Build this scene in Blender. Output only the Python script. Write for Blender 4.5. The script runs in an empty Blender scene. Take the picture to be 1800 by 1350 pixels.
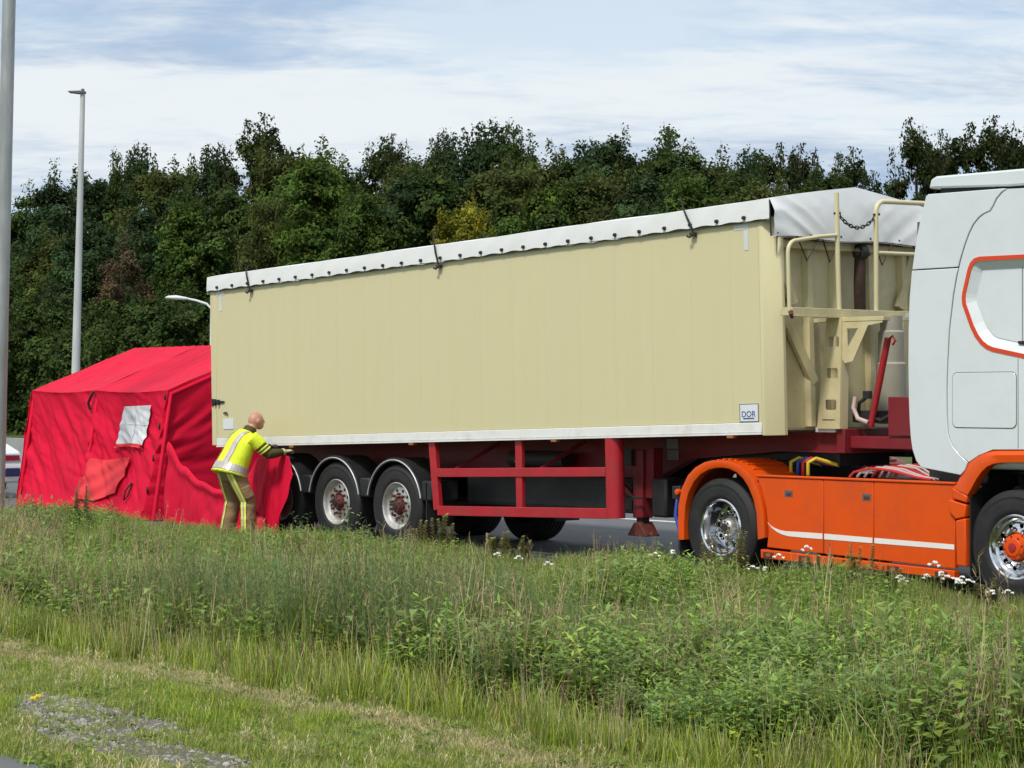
import bpy, bmesh, math, random
import numpy as np
from mathutils import Vector, Matrix

random.seed(7); rng = np.random.default_rng(7)
scene = bpy.context.scene
col = scene.collection

# ------------------------------------------------------------------ camera
cam_d = bpy.data.cameras.new('camera'); cam = bpy.data.objects.new('camera', cam_d); col.objects.link(cam)
CAM = Vector((23.0297, -15.7135, 1.8624)); YAW = -0.8896; PITCH = 0.0058; FPX = 3813.0
cam.location = CAM
cam.rotation_euler = (math.pi/2 + PITCH, 0, -YAW)
cam_d.sensor_width = 36.0; cam_d.lens = FPX/1800*36.0
cam_d.clip_start = 0.1; cam_d.clip_end = 6000
scene.camera = cam

# ------------------------------------------------------------------ sky, sun, exposure
SUN_EL, SUN_AZ = math.radians(54), math.radians(160)      # azimuth clockwise from +Y
sun_dir = Vector((math.sin(SUN_AZ)*math.cos(SUN_EL), math.cos(SUN_AZ)*math.cos(SUN_EL), math.sin(SUN_EL)))
world = bpy.data.worlds.new('World'); scene.world = world; world.use_nodes = True
wn = world.node_tree.nodes; wl = world.node_tree.links; wn.clear()
def W(t, **k):
    n = wn.new(t)
    for a, b in k.items(): setattr(n, a, b)
    return n
def wmath(op, a, b=None, clamp=False):
    n = W('ShaderNodeMath', operation=op, use_clamp=clamp)
    for i, x in enumerate((a, b)):
        if x is None: continue
        if isinstance(x, (int, float)): n.inputs[i].default_value = x
        else: wl.new(x, n.inputs[i])
    return n.outputs[0]
SEED_A, SEED_B = 8.8, 33.6
sky = W('ShaderNodeTexSky', sky_type='NISHITA', sun_disc=False)
sky.sun_elevation = SUN_EL; sky.sun_rotation = SUN_AZ; sky.air_density = 1.0; sky.dust_density = 0.4; sky.ozone_density = 1.5
bg_sky = W('ShaderNodeBackground'); bg_sky.inputs['Strength'].default_value = 0.11
wl.new(sky.outputs[0], bg_sky.inputs[0])
tc = W('ShaderNodeTexCoord'); sep = W('ShaderNodeSeparateXYZ'); wl.new(tc.outputs['Generated'], sep.inputs[0])
zc = wmath('ADD', wmath('MAXIMUM', sep.outputs[2], 0.0), 0.10)
cx_ = wmath('DIVIDE', sep.outputs[0], zc); cy_ = wmath('DIVIDE', sep.outputs[1], zc)
cmb = W('ShaderNodeCombineXYZ'); wl.new(cx_, cmb.inputs[0]); wl.new(cy_, cmb.inputs[1])
rot0 = W('ShaderNodeMapping'); wl.new(cmb.outputs[0], rot0.inputs[0]); rot0.inputs['Rotation'].default_value = (0, 0, math.radians(-54))
rot = W('ShaderNodeMapping'); wl.new(rot0.outputs[0], rot.inputs[0])
rot.inputs['Scale'].default_value = (0.72, 1.15, 1.0)
rot.inputs['Location'].default_value = (2.3, 0.72, 0.0)
def wnoise(scale, detail, rough, dist, w=0.0):
    n = W('ShaderNodeTexNoise', noise_dimensions='3D'); ad = W('ShaderNodeVectorMath', operation='ADD')
    wl.new(rot.outputs[0], ad.inputs[0]); ad.inputs[1].default_value = (w*1.37, w*0.71, w*3.3); wl.new(ad.outputs[0], n.inputs['Vector'])
    n.inputs['Scale'].default_value = scale; n.inputs['Detail'].default_value = detail
    n.inputs['Roughness'].default_value = rough; n.inputs['Distortion'].default_value = dist
    return n.outputs['Fac']
n_big = wnoise(0.75, 5, 0.56, 0.3, SEED_A)
n_fine = wnoise(5.5, 4, 0.65, 0.4, 4.1)
n_shade = wnoise(0.9, 6, 0.58, 0.4, SEED_B)
cover = wmath('ADD', wmath('MULTIPLY', n_big, 0.8), wmath('MULTIPLY', n_fine, 0.25))
r1 = W('ShaderNodeMapRange', interpolation_type='SMOOTHSTEP'); wl.new(cover, r1.inputs[0])
r1.inputs[1].default_value = 0.40; r1.inputs[2].default_value = 0.54
r1.inputs[3].default_value = 0.6; r1.inputs[4].default_value = 1.0
r2 = W('ShaderNodeMapRange', interpolation_type='SMOOTHSTEP')
wl.new(wmath('ADD', wmath('MULTIPLY', n_shade, 0.78), wmath('MULTIPLY', n_fine, 0.22)), r2.inputs[0])
r2.inputs[1].default_value = 0.37; r2.inputs[2].default_value = 0.56
ccol = W('ShaderNodeMix', data_type='RGBA'); wl.new(r2.outputs[0], ccol.inputs['Factor'])
ccol.inputs['A'].default_value = (0.35, 0.45, 0.60, 1); ccol.inputs['B'].default_value = (0.69, 0.735, 0.765, 1)
bg_cl = W('ShaderNodeBackground'); wl.new(ccol.outputs['Result'], bg_cl.inputs[0]); bg_cl.inputs['Strength'].default_value = 1.0
mixw = W('ShaderNodeMixShader'); wl.new(r1.outputs[0], mixw.inputs[0]); wl.new(bg_sky.outputs[0], mixw.inputs[1]); wl.new(bg_cl.outputs[0], mixw.inputs[2])
wo = W('ShaderNodeOutputWorld'); wl.new(mixw.outputs[0], wo.inputs[0])

sl = bpy.data.lights.new('sun', 'SUN'); sl.energy = 2.6; sl.angle = math.radians(8); sl.color = (1.0, 0.95, 0.87)
so = bpy.data.objects.new('sun', sl); col.objects.link(so); so.location = (0, -10, 30)
so.rotation_euler = sun_dir.to_track_quat('Z', 'Y').to_euler()
vs = scene.view_settings; vs.view_transform = 'Standard'; vs.look = 'None'; vs.gamma = 1.0; vs.use_curve_mapping = False
vs.exposure = 0.28
scene.render.engine = 'CYCLES'
scene.cycles.use_denoising = True
scene.cycles.max_bounces = 4; scene.cycles.transparent_max_bounces = 4; scene.cycles.diffuse_bounces = 3; scene.cycles.glossy_bounces = 2; scene.cycles.transmission_bounces = 2

# ------------------------------------------------------------------ helpers
def s2l(r, g, b):
    f = lambda c: (c/255)/12.92 if c/255 <= 0.04045 else (((c/255)+0.055)/1.055)**2.4
    return (f(r), f(g), f(b))

MATS = {}
def mat(name, c, rough=0.5, metal=0.0, var=0.10, scale=2.5, bump=0.0, bscale=40.0, stretch=(1, 1, 1), dirt=None, dirt_amt=0.0, dscale=1.2,
        objrand=0.0, spec=0.5, coat=0.0, rvar=0.0, bstretch=None):
    m = bpy.data.materials.new(name); m.use_nodes = True; MATS[name] = m
    nt = m.node_tree; N = nt.nodes; L = nt.links; b = N['Principled BSDF']
    b.inputs['Roughness'].default_value = rough; b.inputs['Metallic'].default_value = metal
    b.inputs['Specular IOR Level'].default_value = spec
    if coat: b.inputs['Coat Weight'].default_value = coat; b.inputs['Coat Roughness'].default_value = 0.08
    t = N.new('ShaderNodeTexCoord'); mp = N.new('ShaderNodeMapping'); mp.inputs['Scale'].default_value = stretch
    L.new(t.outputs['Object'], mp.inputs[0])
    n = N.new('ShaderNodeTexNoise'); n.inputs['Scale'].default_value = scale; n.inputs['Detail'].default_value = 7; n.inputs['Roughness'].default_value = 0.6
    L.new(mp.outputs[0], n.inputs['Vector'])
    mx = N.new('ShaderNodeMix'); mx.data_type = 'RGBA'
    mr = N.new('ShaderNodeMapRange'); mr.inputs[1].default_value = 0.3; mr.inputs[2].default_value = 0.7
    L.new(n.outputs['Fac'], mr.inputs[0]); L.new(mr.outputs[0], mx.inputs['Factor'])
    mx.inputs['A'].default_value = tuple(x*(1-var) for x in c)+(1,); mx.inputs['B'].default_value = tuple(min(1, x*(1+var)) for x in c)+(1,)
    out = mx.outputs['Result']
    if dirt:
        n2 = N.new('ShaderNodeTexNoise'); n2.inputs['Scale'].default_value = dscale; n2.inputs['Detail'].default_value = 9; n2.inputs['Roughness'].default_value = 0.7
        L.new(mp.outputs[0], n2.inputs['Vector'])
        m2 = N.new('ShaderNodeMapRange'); m2.inputs[1].default_value = 0.45; m2.inputs[2].default_value = 0.75; m2.inputs[4].default_value = dirt_amt
        L.new(n2.outputs['Fac'], m2.inputs[0])
        mm = N.new('ShaderNodeMix'); mm.data_type = 'RGBA'; L.new(m2.outputs[0], mm.inputs['Factor']); L.new(out, mm.inputs['A'])
        mm.inputs['B'].default_value = tuple(dirt)+(1,); out = mm.outputs['Result']
    if objrand:
        oi = N.new('ShaderNodeObjectInfo'); hs = N.new('ShaderNodeHueSaturation')
        r = N.new('ShaderNodeMapRange'); r.inputs[3].default_value = 1-objrand; r.inputs[4].default_value = 1+objrand
        L.new(oi.outputs['Random'], r.inputs[0]); L.new(r.outputs[0], hs.inputs['Value']); L.new(out, hs.inputs['Color']); out = hs.outputs[0]
    L.new(out, b.inputs['Base Color'])
    if rvar:
        rr = N.new('ShaderNodeMapRange'); rr.inputs[3].default_value = max(0.02, rough-rvar); rr.inputs[4].default_value = min(1, rough+rvar)
        L.new(n.outputs['Fac'], rr.inputs[0]); L.new(rr.outputs[0], b.inputs['Roughness'])
    if bump:
        n3 = N.new('ShaderNodeTexNoise'); n3.inputs['Scale'].default_value = bscale; n3.inputs['Detail'].default_value = 5
        if bstretch:
            mp3 = N.new('ShaderNodeMapping'); mp3.inputs['Scale'].default_value = bstretch; L.new(t.outputs['Object'], mp3.inputs[0]); L.new(mp3.outputs[0], n3.inputs['Vector'])
        else: L.new(t.outputs['Object'], n3.inputs['Vector'])
        bp = N.new('ShaderNodeBump'); bp.inputs['Strength'].default_value = bump; bp.inputs['Distance'].default_value = 0.02
        L.new(n3.outputs['Fac'], bp.inputs['Height']); L.new(bp.outputs[0], b.inputs['Normal'])
    return m

def leafmat(name, attr='tint', trans=0.35, rand=0.25, rough=0.55, spec=0.3):
    m = bpy.data.materials.new(name); m.use_nodes = True; MATS[name] = m
    nt = m.node_tree; N = nt.nodes; L = nt.links; b = N['Principled BSDF']; o = N['Material Output']
    a = N.new('ShaderNodeAttribute'); a.attribute_name = attr
    oi = N.new('ShaderNodeObjectInfo'); hs = N.new('ShaderNodeHueSaturation')
    r = N.new('ShaderNodeMapRange'); r.inputs[3].default_value = 1-rand; r.inputs[4].default_value = 1+rand
    L.new(oi.outputs['Random'], r.inputs[0]); L.new(r.outputs[0], hs.inputs['Value']); L.new(a.outputs['Color'], hs.inputs['Color'])
    L.new(hs.outputs[0], b.inputs['Base Color']); b.inputs['Roughness'].default_value = rough; b.inputs['Specular IOR Level'].default_value = spec
    tr = N.new('ShaderNodeBsdfTranslucent'); L.new(hs.outputs[0], tr.inputs[0])
    mx = N.new('ShaderNodeMixShader'); mx.inputs[0].default_value = trans
    L.new(b.outputs[0], mx.inputs[1]); L.new(tr.outputs[0], mx.inputs[2]); L.new(mx.outputs[0], o.inputs[0])
    return m

def tag(o, label=None, cat=None, group=None, kind=None):
    if label: o['label'] = label
    if cat: o['category'] = cat
    if group: o['group'] = group
    if kind: o['kind'] = kind
    return o
def thing(name, label, cat, loc=(0, 0, 0), group=None):
    o = bpy.data.objects.new(name, None); col.objects.link(o); o.location = loc; o.empty_display_size = 0.3
    return tag(o, label, cat, group)
def attach(o, parent):
    o.parent = parent
    if parent.type == 'EMPTY': o.matrix_parent_inverse = Matrix.Translation(-Vector(parent.location))

class MB:
    def __init__(s): s.v = []; s.f = []
    def add(s, v, f):
        n = len(s.v); s.v += [tuple(p) for p in v]; s.f += [tuple(i+n for i in q) for q in f]; return s
    def box(s, x0, x1, y0, y1, z0, z1):
        return s.add([(x0,y0,z0),(x1,y0,z0),(x1,y1,z0),(x0,y1,z0),(x0,y0,z1),(x1,y0,z1),(x1,y1,z1),(x0,y1,z1)],
                     [(0,3,2,1),(4,5,6,7),(0,1,5,4),(1,2,6,5),(2,3,7,6),(3,0,4,7)])
    def prism(s, pts, a0, a1, axis='y'):
        n = len(pts)
        if axis == 'y': A = [(p[0], a0, p[1]) for p in pts]; B = [(p[0], a1, p[1]) for p in pts]
        elif axis == 'x': A = [(a0, p[0], p[1]) for p in pts]; B = [(a1, p[0], p[1]) for p in pts]
        else: A = [(p[0], p[1], a0) for p in pts]; B = [(p[0], p[1], a1) for p in pts]
        f = [tuple(range(n))[::-1], tuple(range(n, 2*n))]+[(i, (i+1) % n, (i+1) % n+n, i+n) for i in range(n)]
        return s.add(A+B, f)
    def bar(s, p, q, w, h, up=(0, 0, 1)):
        p = Vector(p); q = Vector(q); d = (q-p).normalized(); u = Vector(up); r = d.cross(u)
        if r.length < 1e-4: r = d.cross(Vector((0, 1, 0)))
        r.normalize(); u = r.cross(d)
        v = [c+r*a*w/2+u*b*h/2 for c in (p, q) for a, b in ((-1,-1),(1,-1),(1,1),(-1,1))]
        return s.add(v, [(0,1,2,3),(7,6,5,4),(0,4,5,1),(1,5,6,2),(2,6,7,3),(3,7,4,0)])
    def tube(s, pts, r, n=8, cap=True, closed=False):
        pts = [Vector(p) for p in pts]; m = len(pts); V = []
        rr = r if isinstance(r, (list, tuple)) else [r]*m
        prev = None
        for i, p in enumerate(pts):
            if closed: t = (pts[(i+1) % m]-pts[i-1])
            else: t = (pts[min(i+1, m-1)]-pts[max(i-1, 0)])
            t.normalize()
            if prev is None:
                a = t.cross(Vector((0, 0, 1)))
                if a.length < 0.1: a = t.cross(Vector((1, 0, 0)))
            else: a = prev-t*prev.dot(t)
            a.normalize(); prev = a; b = t.cross(a)
            V += [p+(a*math.cos(2*math.pi*k/n)+b*math.sin(2*math.pi*k/n))*rr[i] for k in range(n)]
        F = []
        for i in range(m if closed else m-1):
            j = (i+1) % m
            F += [(i*n+k, i*n+(k+1) % n, j*n+(k+1) % n, j*n+k) for k in range(n)]
        if cap and not closed: F += [tuple(range(n))[::-1], tuple(range((m-1)*n, m*n))]
        return s.add(V, F)
    def lathe(s, prof, c, n=32, axis='y', closed=False):
        V = []; m = len(prof)
        for r, a in prof:
            for k in range(n):
                t = 2*math.pi*k/n
                if axis == 'y': V.append((c[0]+r*math.cos(t), c[1]+a, c[2]+r*math.sin(t)))
                else: V.append((c[0]+r*math.cos(t), c[1]+r*math.sin(t), c[2]+a))
        F = []
        for i in range(m if closed else m-1):
            j = (i+1) % m
            F += [(i*n+k, i*n+(k+1) % n, j*n+(k+1) % n, j*n+k) for k in range(n)]
        return s.add(V, F)
    def cyl(s, c, r, h, n=16, axis='y'):
        return s.lathe([(0.0001, 0), (r, 0), (r, h), (0.0001, h)], c, n, axis)
    def grid(s, fn, nu, nv):
        V = [fn(i/nu, j/nv) for j in range(nv+1) for i in range(nu+1)]
        F = [(j*(nu+1)+i, j*(nu+1)+i+1, (j+1)*(nu+1)+i+1, (j+1)*(nu+1)+i) for j in range(nv) for i in range(nu)]
        return s.add(V, F)
    def plate(s, outer, holes, a0, a1):
        """flat plate in x-z with real holes, thickness along y"""
        bm = bmesh.new(); loops = [outer]+holes; base = []
        for lp in loops:
            vs_ = [bm.verts.new((p[0], a0, p[1])) for p in lp]; base.append(vs_)
            for i in range(len(vs_)): bm.edges.new((vs_[i], vs_[(i+1) % len(vs_)]))
        bmesh.ops.triangle_fill(bm, use_beauty=True, use_dissolve=False, edges=bm.edges[:])
        bm.verts.index_update(); bm.verts.ensure_lookup_table()
        V = [v.co.copy() for v in bm.verts]; n = len(V)
        F = [tuple(v.index for v in f.verts) for f in bm.faces]
        A = V+[Vector((v.x, a1, v.z)) for v in V]
        FF = list(F)+[tuple(i+n for i in f[::-1]) for f in F]
        for lp in base:
            m = len(lp)
            for i in range(m):
                a, b = lp[i].index, lp[(i+1) % m].index; FF.append((a, b, b+n, a+n))
        bm.free(); return s.add(A, FF)
    def xf(s, M):
        s.v = [tuple(M @ Vector(p)) for p in s.v]; return s
    def build(s, name, m, parent=None, bev=0.0, smooth=None, seg=2, fixn=True):
        me = bpy.data.meshes.new(name); me.from_pydata(s.v, [], s.f); me.update()
        if fixn:
            bm = bmesh.new(); bm.from_mesh(me); bmesh.ops.recalc_face_normals(bm, faces=bm.faces[:]); bm.to_mesh(me); bm.free()
        me.materials.append(MATS[m] if isinstance(m, str) else m)
        if smooth is not None:
            me.shade_smooth(); me.set_sharp_from_angle(angle=math.radians(smooth))
        o = bpy.data.objects.new(name, me); col.objects.link(o)
        if bev:
            b = o.modifiers.new('bevel', 'BEVEL'); b.width = bev; b.segments = seg; b.limit_method = 'ANGLE'; b.angle_limit = math.radians(35)
            b.harden_normals = False
            me.shade_smooth(); me.set_sharp_from_angle(angle=math.radians(50 if smooth is None else smooth))
        if parent is not None: attach(o, parent)
        return o

def reparent(c, parent, src):
    inv = src.matrix_parent_inverse.copy(); c.parent = parent; c.matrix_parent_inverse = inv
def clone(o, name=None, parent=None, loc=None):
    c = o.copy(); col.objects.link(c)
    if name: c.name = name
    if parent is not None: reparent(c, parent, o)
    return c
def copy_thing(root, loc, rz=0.0, sc=1.0, label=None):
    r = root.copy(); col.objects.link(r); r.location = loc
    r.rotation_euler = (0, 0, rz); r.scale = sc if isinstance(sc, tuple) else (sc, sc, sc)
    if label: r['label'] = label
    for ch in root.children:
        c = ch.copy(); col.objects.link(c); reparent(c, r, ch)
        for g in ch.children:
            d = g.copy(); col.objects.link(d); reparent(d, c, g)
    return r

ORD = ['first','second','third','fourth','fifth','sixth','seventh','eighth','ninth','tenth','eleventh','twelfth','thirteenth','fourteenth','fifteenth',
       'sixteenth','seventeenth','eighteenth','nineteenth','twentieth','twenty-first','twenty-second','twenty-third','twenty-fourth','twenty-fifth',
       'twenty-sixth','twenty-seventh','twenty-eighth','twenty-ninth','thirtieth']
def vnoise(x, y, s=1.0):
    """cheap smooth pseudo noise for patchiness, vectorised, about -1..1"""
    return (np.sin(x*1.3*s+1.7*np.sin(y*0.9*s+0.4))+np.sin(y*1.7*s+1.3*np.sin(x*1.1*s+2.1))+0.6*np.sin((x+y)*2.9*s+np.sin(x*2.3*s)))/2.6

# ------------------------------------------------------------------ materials
mat('cream_paint', (0.635, 0.58, 0.345), rough=0.42, var=0.035, scale=1.3, stretch=(2.5, 1, 0.2), dirt=(0.40, 0.31, 0.17), dirt_amt=0.19, dscale=1.3, objrand=0.006, bump=0.02, bscale=3)
mat('cream_steel', (0.64, 0.57, 0.33), rough=0.45, var=0.07, scale=3, dirt=(0.28, 0.20, 0.10), dirt_amt=0.4, dscale=2.0, bump=0.04, bscale=8)
mat('white_rail', (0.80, 0.80, 0.78), rough=0.4, var=0.08, scale=3, dirt=(0.25, 0.22, 0.16), dirt_amt=0.45, dscale=3)
mat('white_tarp', (0.76, 0.77, 0.77), rough=0.5, var=0.05, scale=1.5, dirt=(0.38, 0.38, 0.37), dirt_amt=0.3, dscale=1.5, bump=0.10, bscale=4)
mat('red_steel', (0.40, 0.012, 0.022), rough=0.4, var=0.12, scale=4, dirt=(0.14, 0.06, 0.045), dirt_amt=0.45, dscale=2.5)
mat('red_chassis_shade', (0.20, 0.009, 0.016), rough=0.5, var=0.2, scale=4, dirt=(0.05, 0.022, 0.018), dirt_amt=0.6, dscale=2.0)  # base and dirt tones darkened to paint in shade under the box
mat('black_plastic', (0.012, 0.013, 0.015), rough=0.5, var=0.2, scale=5, dirt=(0.05, 0.047, 0.042), dirt_amt=0.5, dscale=3)
mat('dark_steel', (0.018, 0.017, 0.017), rough=0.6, var=0.3, scale=5, dirt=(0.05, 0.035, 0.025), dirt_amt=0.5)
mat('rubber', (0.011, 0.0115, 0.012), rough=0.7, var=0.2, scale=6, dirt=(0.038, 0.035, 0.031), dirt_amt=0.45, dscale=4, bump=0.15, bscale=60)
mat('black_rubber_strap', (0.012, 0.010, 0.010), rough=0.6, var=0.2)
mat('alloy', (0.62, 0.61, 0.58), rough=0.38, metal=0.75, var=0.15, scale=8, dirt=(0.20, 0.15, 0.11), dirt_amt=0.7, dscale=6)
mat('chrome', (0.75, 0.76, 0.78), rough=0.14, metal=1.0, var=0.04, dirt=(0.3, 0.28, 0.25), dirt_amt=0.25, dscale=8)
mat('rust_hub', (0.11, 0.022, 0.016), rough=0.65, var=0.4, scale=20)
mat('dark_hole', (0.006, 0.006, 0.006), rough=0.9, var=0.1)
mat('silver_edge', (0.50, 0.50, 0.51), rough=0.4, metal=0.2, var=0.1)
mat('galvanised', (0.36, 0.38, 0.38), rough=0.5, metal=0.4, var=0.16, scale=6, stretch=(1, 1, 0.25), dirt=(0.20, 0.21, 0.20), dirt_amt=0.5, dscale=2.5)
mat('pale_pole', (0.50, 0.52, 0.51), rough=0.5, metal=0.1, var=0.12, scale=3, stretch=(1, 1, 0.3))
mat('grey_lamp', (0.10, 0.105, 0.11), rough=0.5, var=0.1)
mat('white_lamp', (0.70, 0.71, 0.71), rough=0.4, var=0.06)
mat('white_cab', (0.66, 0.71, 0.73), rough=0.28, var=0.02, scale=0.8, coat=0.4, dirt=(0.50, 0.52, 0.50), dirt_amt=0.4, dscale=1.6, spec=0.5)
mat('orange_paint', (0.72, 0.082, 0.004), rough=0.35, var=0.04, scale=1.0, spec=0.3, coat=0.08, dirt=(0.40, 0.07, 0.025), dirt_amt=0.5, dscale=2.2)
mat('stripe_white', (0.80, 0.78, 0.74), rough=0.35, var=0.03)
mat('orange_stripe', (0.66, 0.055, 0.008), rough=0.35, var=0.03)
mat('seam_dark', (0.10, 0.105, 0.11), rough=0.6, var=0.1)
mat('glass_dark', (0.015, 0.018, 0.02), rough=0.06, var=0.05, spec=0.8)
mat('deck_plate', (0.42, 0.42, 0.41), rough=0.4, metal=0.6, var=0.15, scale=8, dirt=(0.12, 0.11, 0.10), dirt_amt=0.6, dscale=4, bump=0.5, bscale=45)
mat('lamp_amber', (0.32, 0.13, 0.05), rough=0.25, var=0.1)
mat('brown_hose', (0.045, 0.024, 0.014), rough=0.8, var=0.35, scale=12)
mat('grey_ram', (0.33, 0.32, 0.26), rough=0.4, var=0.1, dirt=(0.2, 0.17, 0.12), dirt_amt=0.4)
mat('sign_white', (0.70, 0.73, 0.76), rough=0.4, var=0.04)
mat('ink_blue', (0.035, 0.075, 0.26), rough=0.5, var=0.1)
mat('tape_grey', (0.62, 0.64, 0.65), rough=0.35, var=0.08)
mat('placard_grey', (0.25, 0.25, 0.25), rough=0.5, var=0.15)
mat('hose_red', (0.55, 0.02, 0.02), rough=0.4); mat('hose_yellow', (0.65, 0.48, 0.03), rough=0.4); mat('hose_blue', (0.02, 0.06, 0.35), rough=0.4)
mat('hose_pale', (0.55, 0.40, 0.38), rough=0.45)
def cloth_mat(name, c, trans=0.25, bump=0.35, bscale=9, stretch=(1, 1, 1)):
    m = mat(name, c, rough=0.62, var=0.07, scale=2.0, bump=bump, bscale=bscale, dirt=tuple(x*0.55 for x in c), dirt_amt=0.25, dscale=2.2, spec=0.12, bstretch=stretch)
    nt = m.node_tree; N = nt.nodes; L = nt.links; b = N['Principled BSDF']; o = N['Material Output']
    tr = N.new('ShaderNodeBsdfTranslucent'); L.new(b.inputs['Base Color'].links[0].from_socket, tr.inputs[0])
    mx = N.new('ShaderNodeMixShader'); mx.inputs[0].default_value = trans
    L.new(b.outputs[0], mx.inputs[1]); L.new(tr.outputs[0], mx.inputs[2]); L.new(mx.outputs[0], o.inputs[0])
    return m
cloth_mat('red_cloth', (0.70, 0.008, 0.045), trans=0.12, bump=0.5, bscale=4)
cloth_mat('red_flap', (0.78, 0.06, 0.075), trans=0.1)
cloth_mat('window_film', (0.68, 0.70, 0.74), trans=0.1, bump=0.5, bscale=12)
cloth_mat('hivis', (0.76, 0.88, 0.05), trans=0.06, bump=0.9, bscale=9)
mat('reflective', (0.52, 0.47, 0.45), rough=0.35, metal=0.3, var=0.15, scale=20)
mat('reflective_yellow', (0.78, 0.80, 0.12), rough=0.5, var=0.15, scale=20)
cloth_mat('khaki', (0.27, 0.18, 0.095), trans=0.0, bump=1.0, bscale=11)
cloth_mat('olive', (0.075, 0.065, 0.028), trans=0.0, bump=0.4, bscale=22)
mat('skin', (0.50, 0.24, 0.18), rough=0.5, var=0.08, scale=10)
mat('glove_pale', (0.55, 0.50, 0.28), rough=0.7, var=0.15, scale=30); mat('glove_black', (0.015, 0.015, 0.016), rough=0.6)
mat('boot', (0.014, 0.013, 0.012), rough=0.5)
mat('asphalt', (0.115, 0.12, 0.13), rough=0.85, var=0.12, scale=5, bump=0.4, bscale=120, dirt=(0.075, 0.075, 0.078), dirt_amt=0.5, dscale=0.5, stretch=(0.25, 1, 1))
mat('asphalt_path', (0.13, 0.135, 0.14), rough=0.9, var=0.2, scale=60, bump=0.5, bscale=150)
mat('road_paint', (0.62, 0.62, 0.60), rough=0.6, var=0.15, scale=15)
mat('soil', (0.075, 0.070, 0.030), rough=0.95, var=0.4, scale=9, bump=0.6, bscale=30, dirt=(0.10, 0.115, 0.03), dirt_amt=0.8, dscale=3)
mat('gravel_bed', (0.12, 0.11, 0.085), rough=0.95, var=0.3, scale=40, bump=0.8, bscale=50)
mat('field', (0.06, 0.085, 0.025), rough=0.95, var=0.4, scale=0.6)
mat('concrete', (0.26, 0.27, 0.26), rough=0.85, var=0.15, scale=3, dirt=(0.12, 0.13, 0.11), dirt_amt=0.5, bump=0.2, bscale=20)
mat('bark', (0.055, 0.042, 0.03), rough=0.9, var=0.35, scale=8, stretch=(1, 1, 0.2), bump=0.6, bscale=14)
mat('stone', (0.27, 0.255, 0.235), rough=0.85, var=0.2, scale=20, objrand=0.35)
mat('car_white', (0.68, 0.69, 0.70), rough=0.3, var=0.03, coat=0.3); mat('car_blue', (0.02, 0.03, 0.10), rough=0.35)
leafmat('tree_leaf', trans=0.30, rand=0.15, rough=0.75, spec=0.12); leafmat('grass_leaf', trans=0.35, rand=0.22)
mat('petal', (0.80, 0.80, 0.74), rough=0.6, var=0.06)

from mathutils import noise as mnoise
# ------------------------------------------------------------------ setting
def struct(o): return tag(o, kind='structure')
struct(MB().add([(-1500,-1500,-0.3),(1500,-1500,-0.3),(1500,1500,-0.3),(-1500,1500,-0.3)], [(0,1,2,3)]).build('ground', 'field'))
def verge_z(x, y):
    z = -0.012+0.03*math.sin(x*0.9+1.0)*math.sin(y*0.8)+0.02*math.sin(x*2.3+y*1.9)
    z -= 0.10*math.exp(-((y+5.0)/1.6)**2)                      # shallow drainage dip
    return z*min(1.0, max(0.0, (-0.75-y)/0.6)) if y > -1.4 else z*min(1.0, max(0.0, (y+10.7)/0.5))-(0.0)
struct(MB().grid(lambda u, v: (-45+90*u, -10.72+10.05*v, verge_z(-45+90*u, -10.72+10.05*v)-0.004), 180, 60).build('verge', 'soil', smooth=60))
struct(MB().add([(-60,-14.5,0.0),(60,-14.5,0.0),(60,-10.66,0.0),(-60,-10.66,0.0)], [(0,1,2,3)]).build('path', 'asphalt_path'))
struct(MB().add([(-160,-0.72,0.0),(160,-0.72,0.0),(160,9.4,0.0),(-160,9.4,0.0)], [(0,1,2,3)]).build('road', 'asphalt'))
mk = MB()
for k in range(-12, 14): mk.box(-2.9+k*10.0-6.0, -2.9+k*10.0+2.6, 6.35, 6.50, 0.002, 0.006)
struct(mk.build('lane_marking', 'road_paint'))
struct(MB().add([(-160,11.0,0.0),(160,11.0,0.0),(160,21.0,0.0),(-160,21.0,0.0)], [(0,1,2,3)]).build('opposite_carriageway', 'asphalt'))
def bank_z(x, y): return -0.02+max(0, y-24)*0.05+0.1*math.sin(x*0.3)*math.sin(y*0.4)*min(1, max(0, (y-23)/3))
struct(MB().grid(lambda u, v: (-170+260*u, 21.3+60*v, bank_z(-170+260*u, 21.3+60*v)), 90, 24).build('embankment', 'field', smooth=60))
br = thing('concrete_barrier', 'long low grey concrete barrier along the road behind the red tent', 'barrier', (-28, 9.8, 0))
seg = None
for k in range(14):
    x0 = -74+k*6.02
    if seg is None:
        prof = [(9.5,0),(10.1,0),(10.1,0.08),(9.92,0.28),(9.87,0.78),(9.73,0.78),(9.68,0.28),(9.5,0.08)]
        seg = MB().prism(prof, x0, x0+6.0, 'x').build('barrier_segment', 'concrete', br, bev=0.01)
    else:
        c = clone(seg, parent=br); c.location.x = k*6.02

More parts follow.
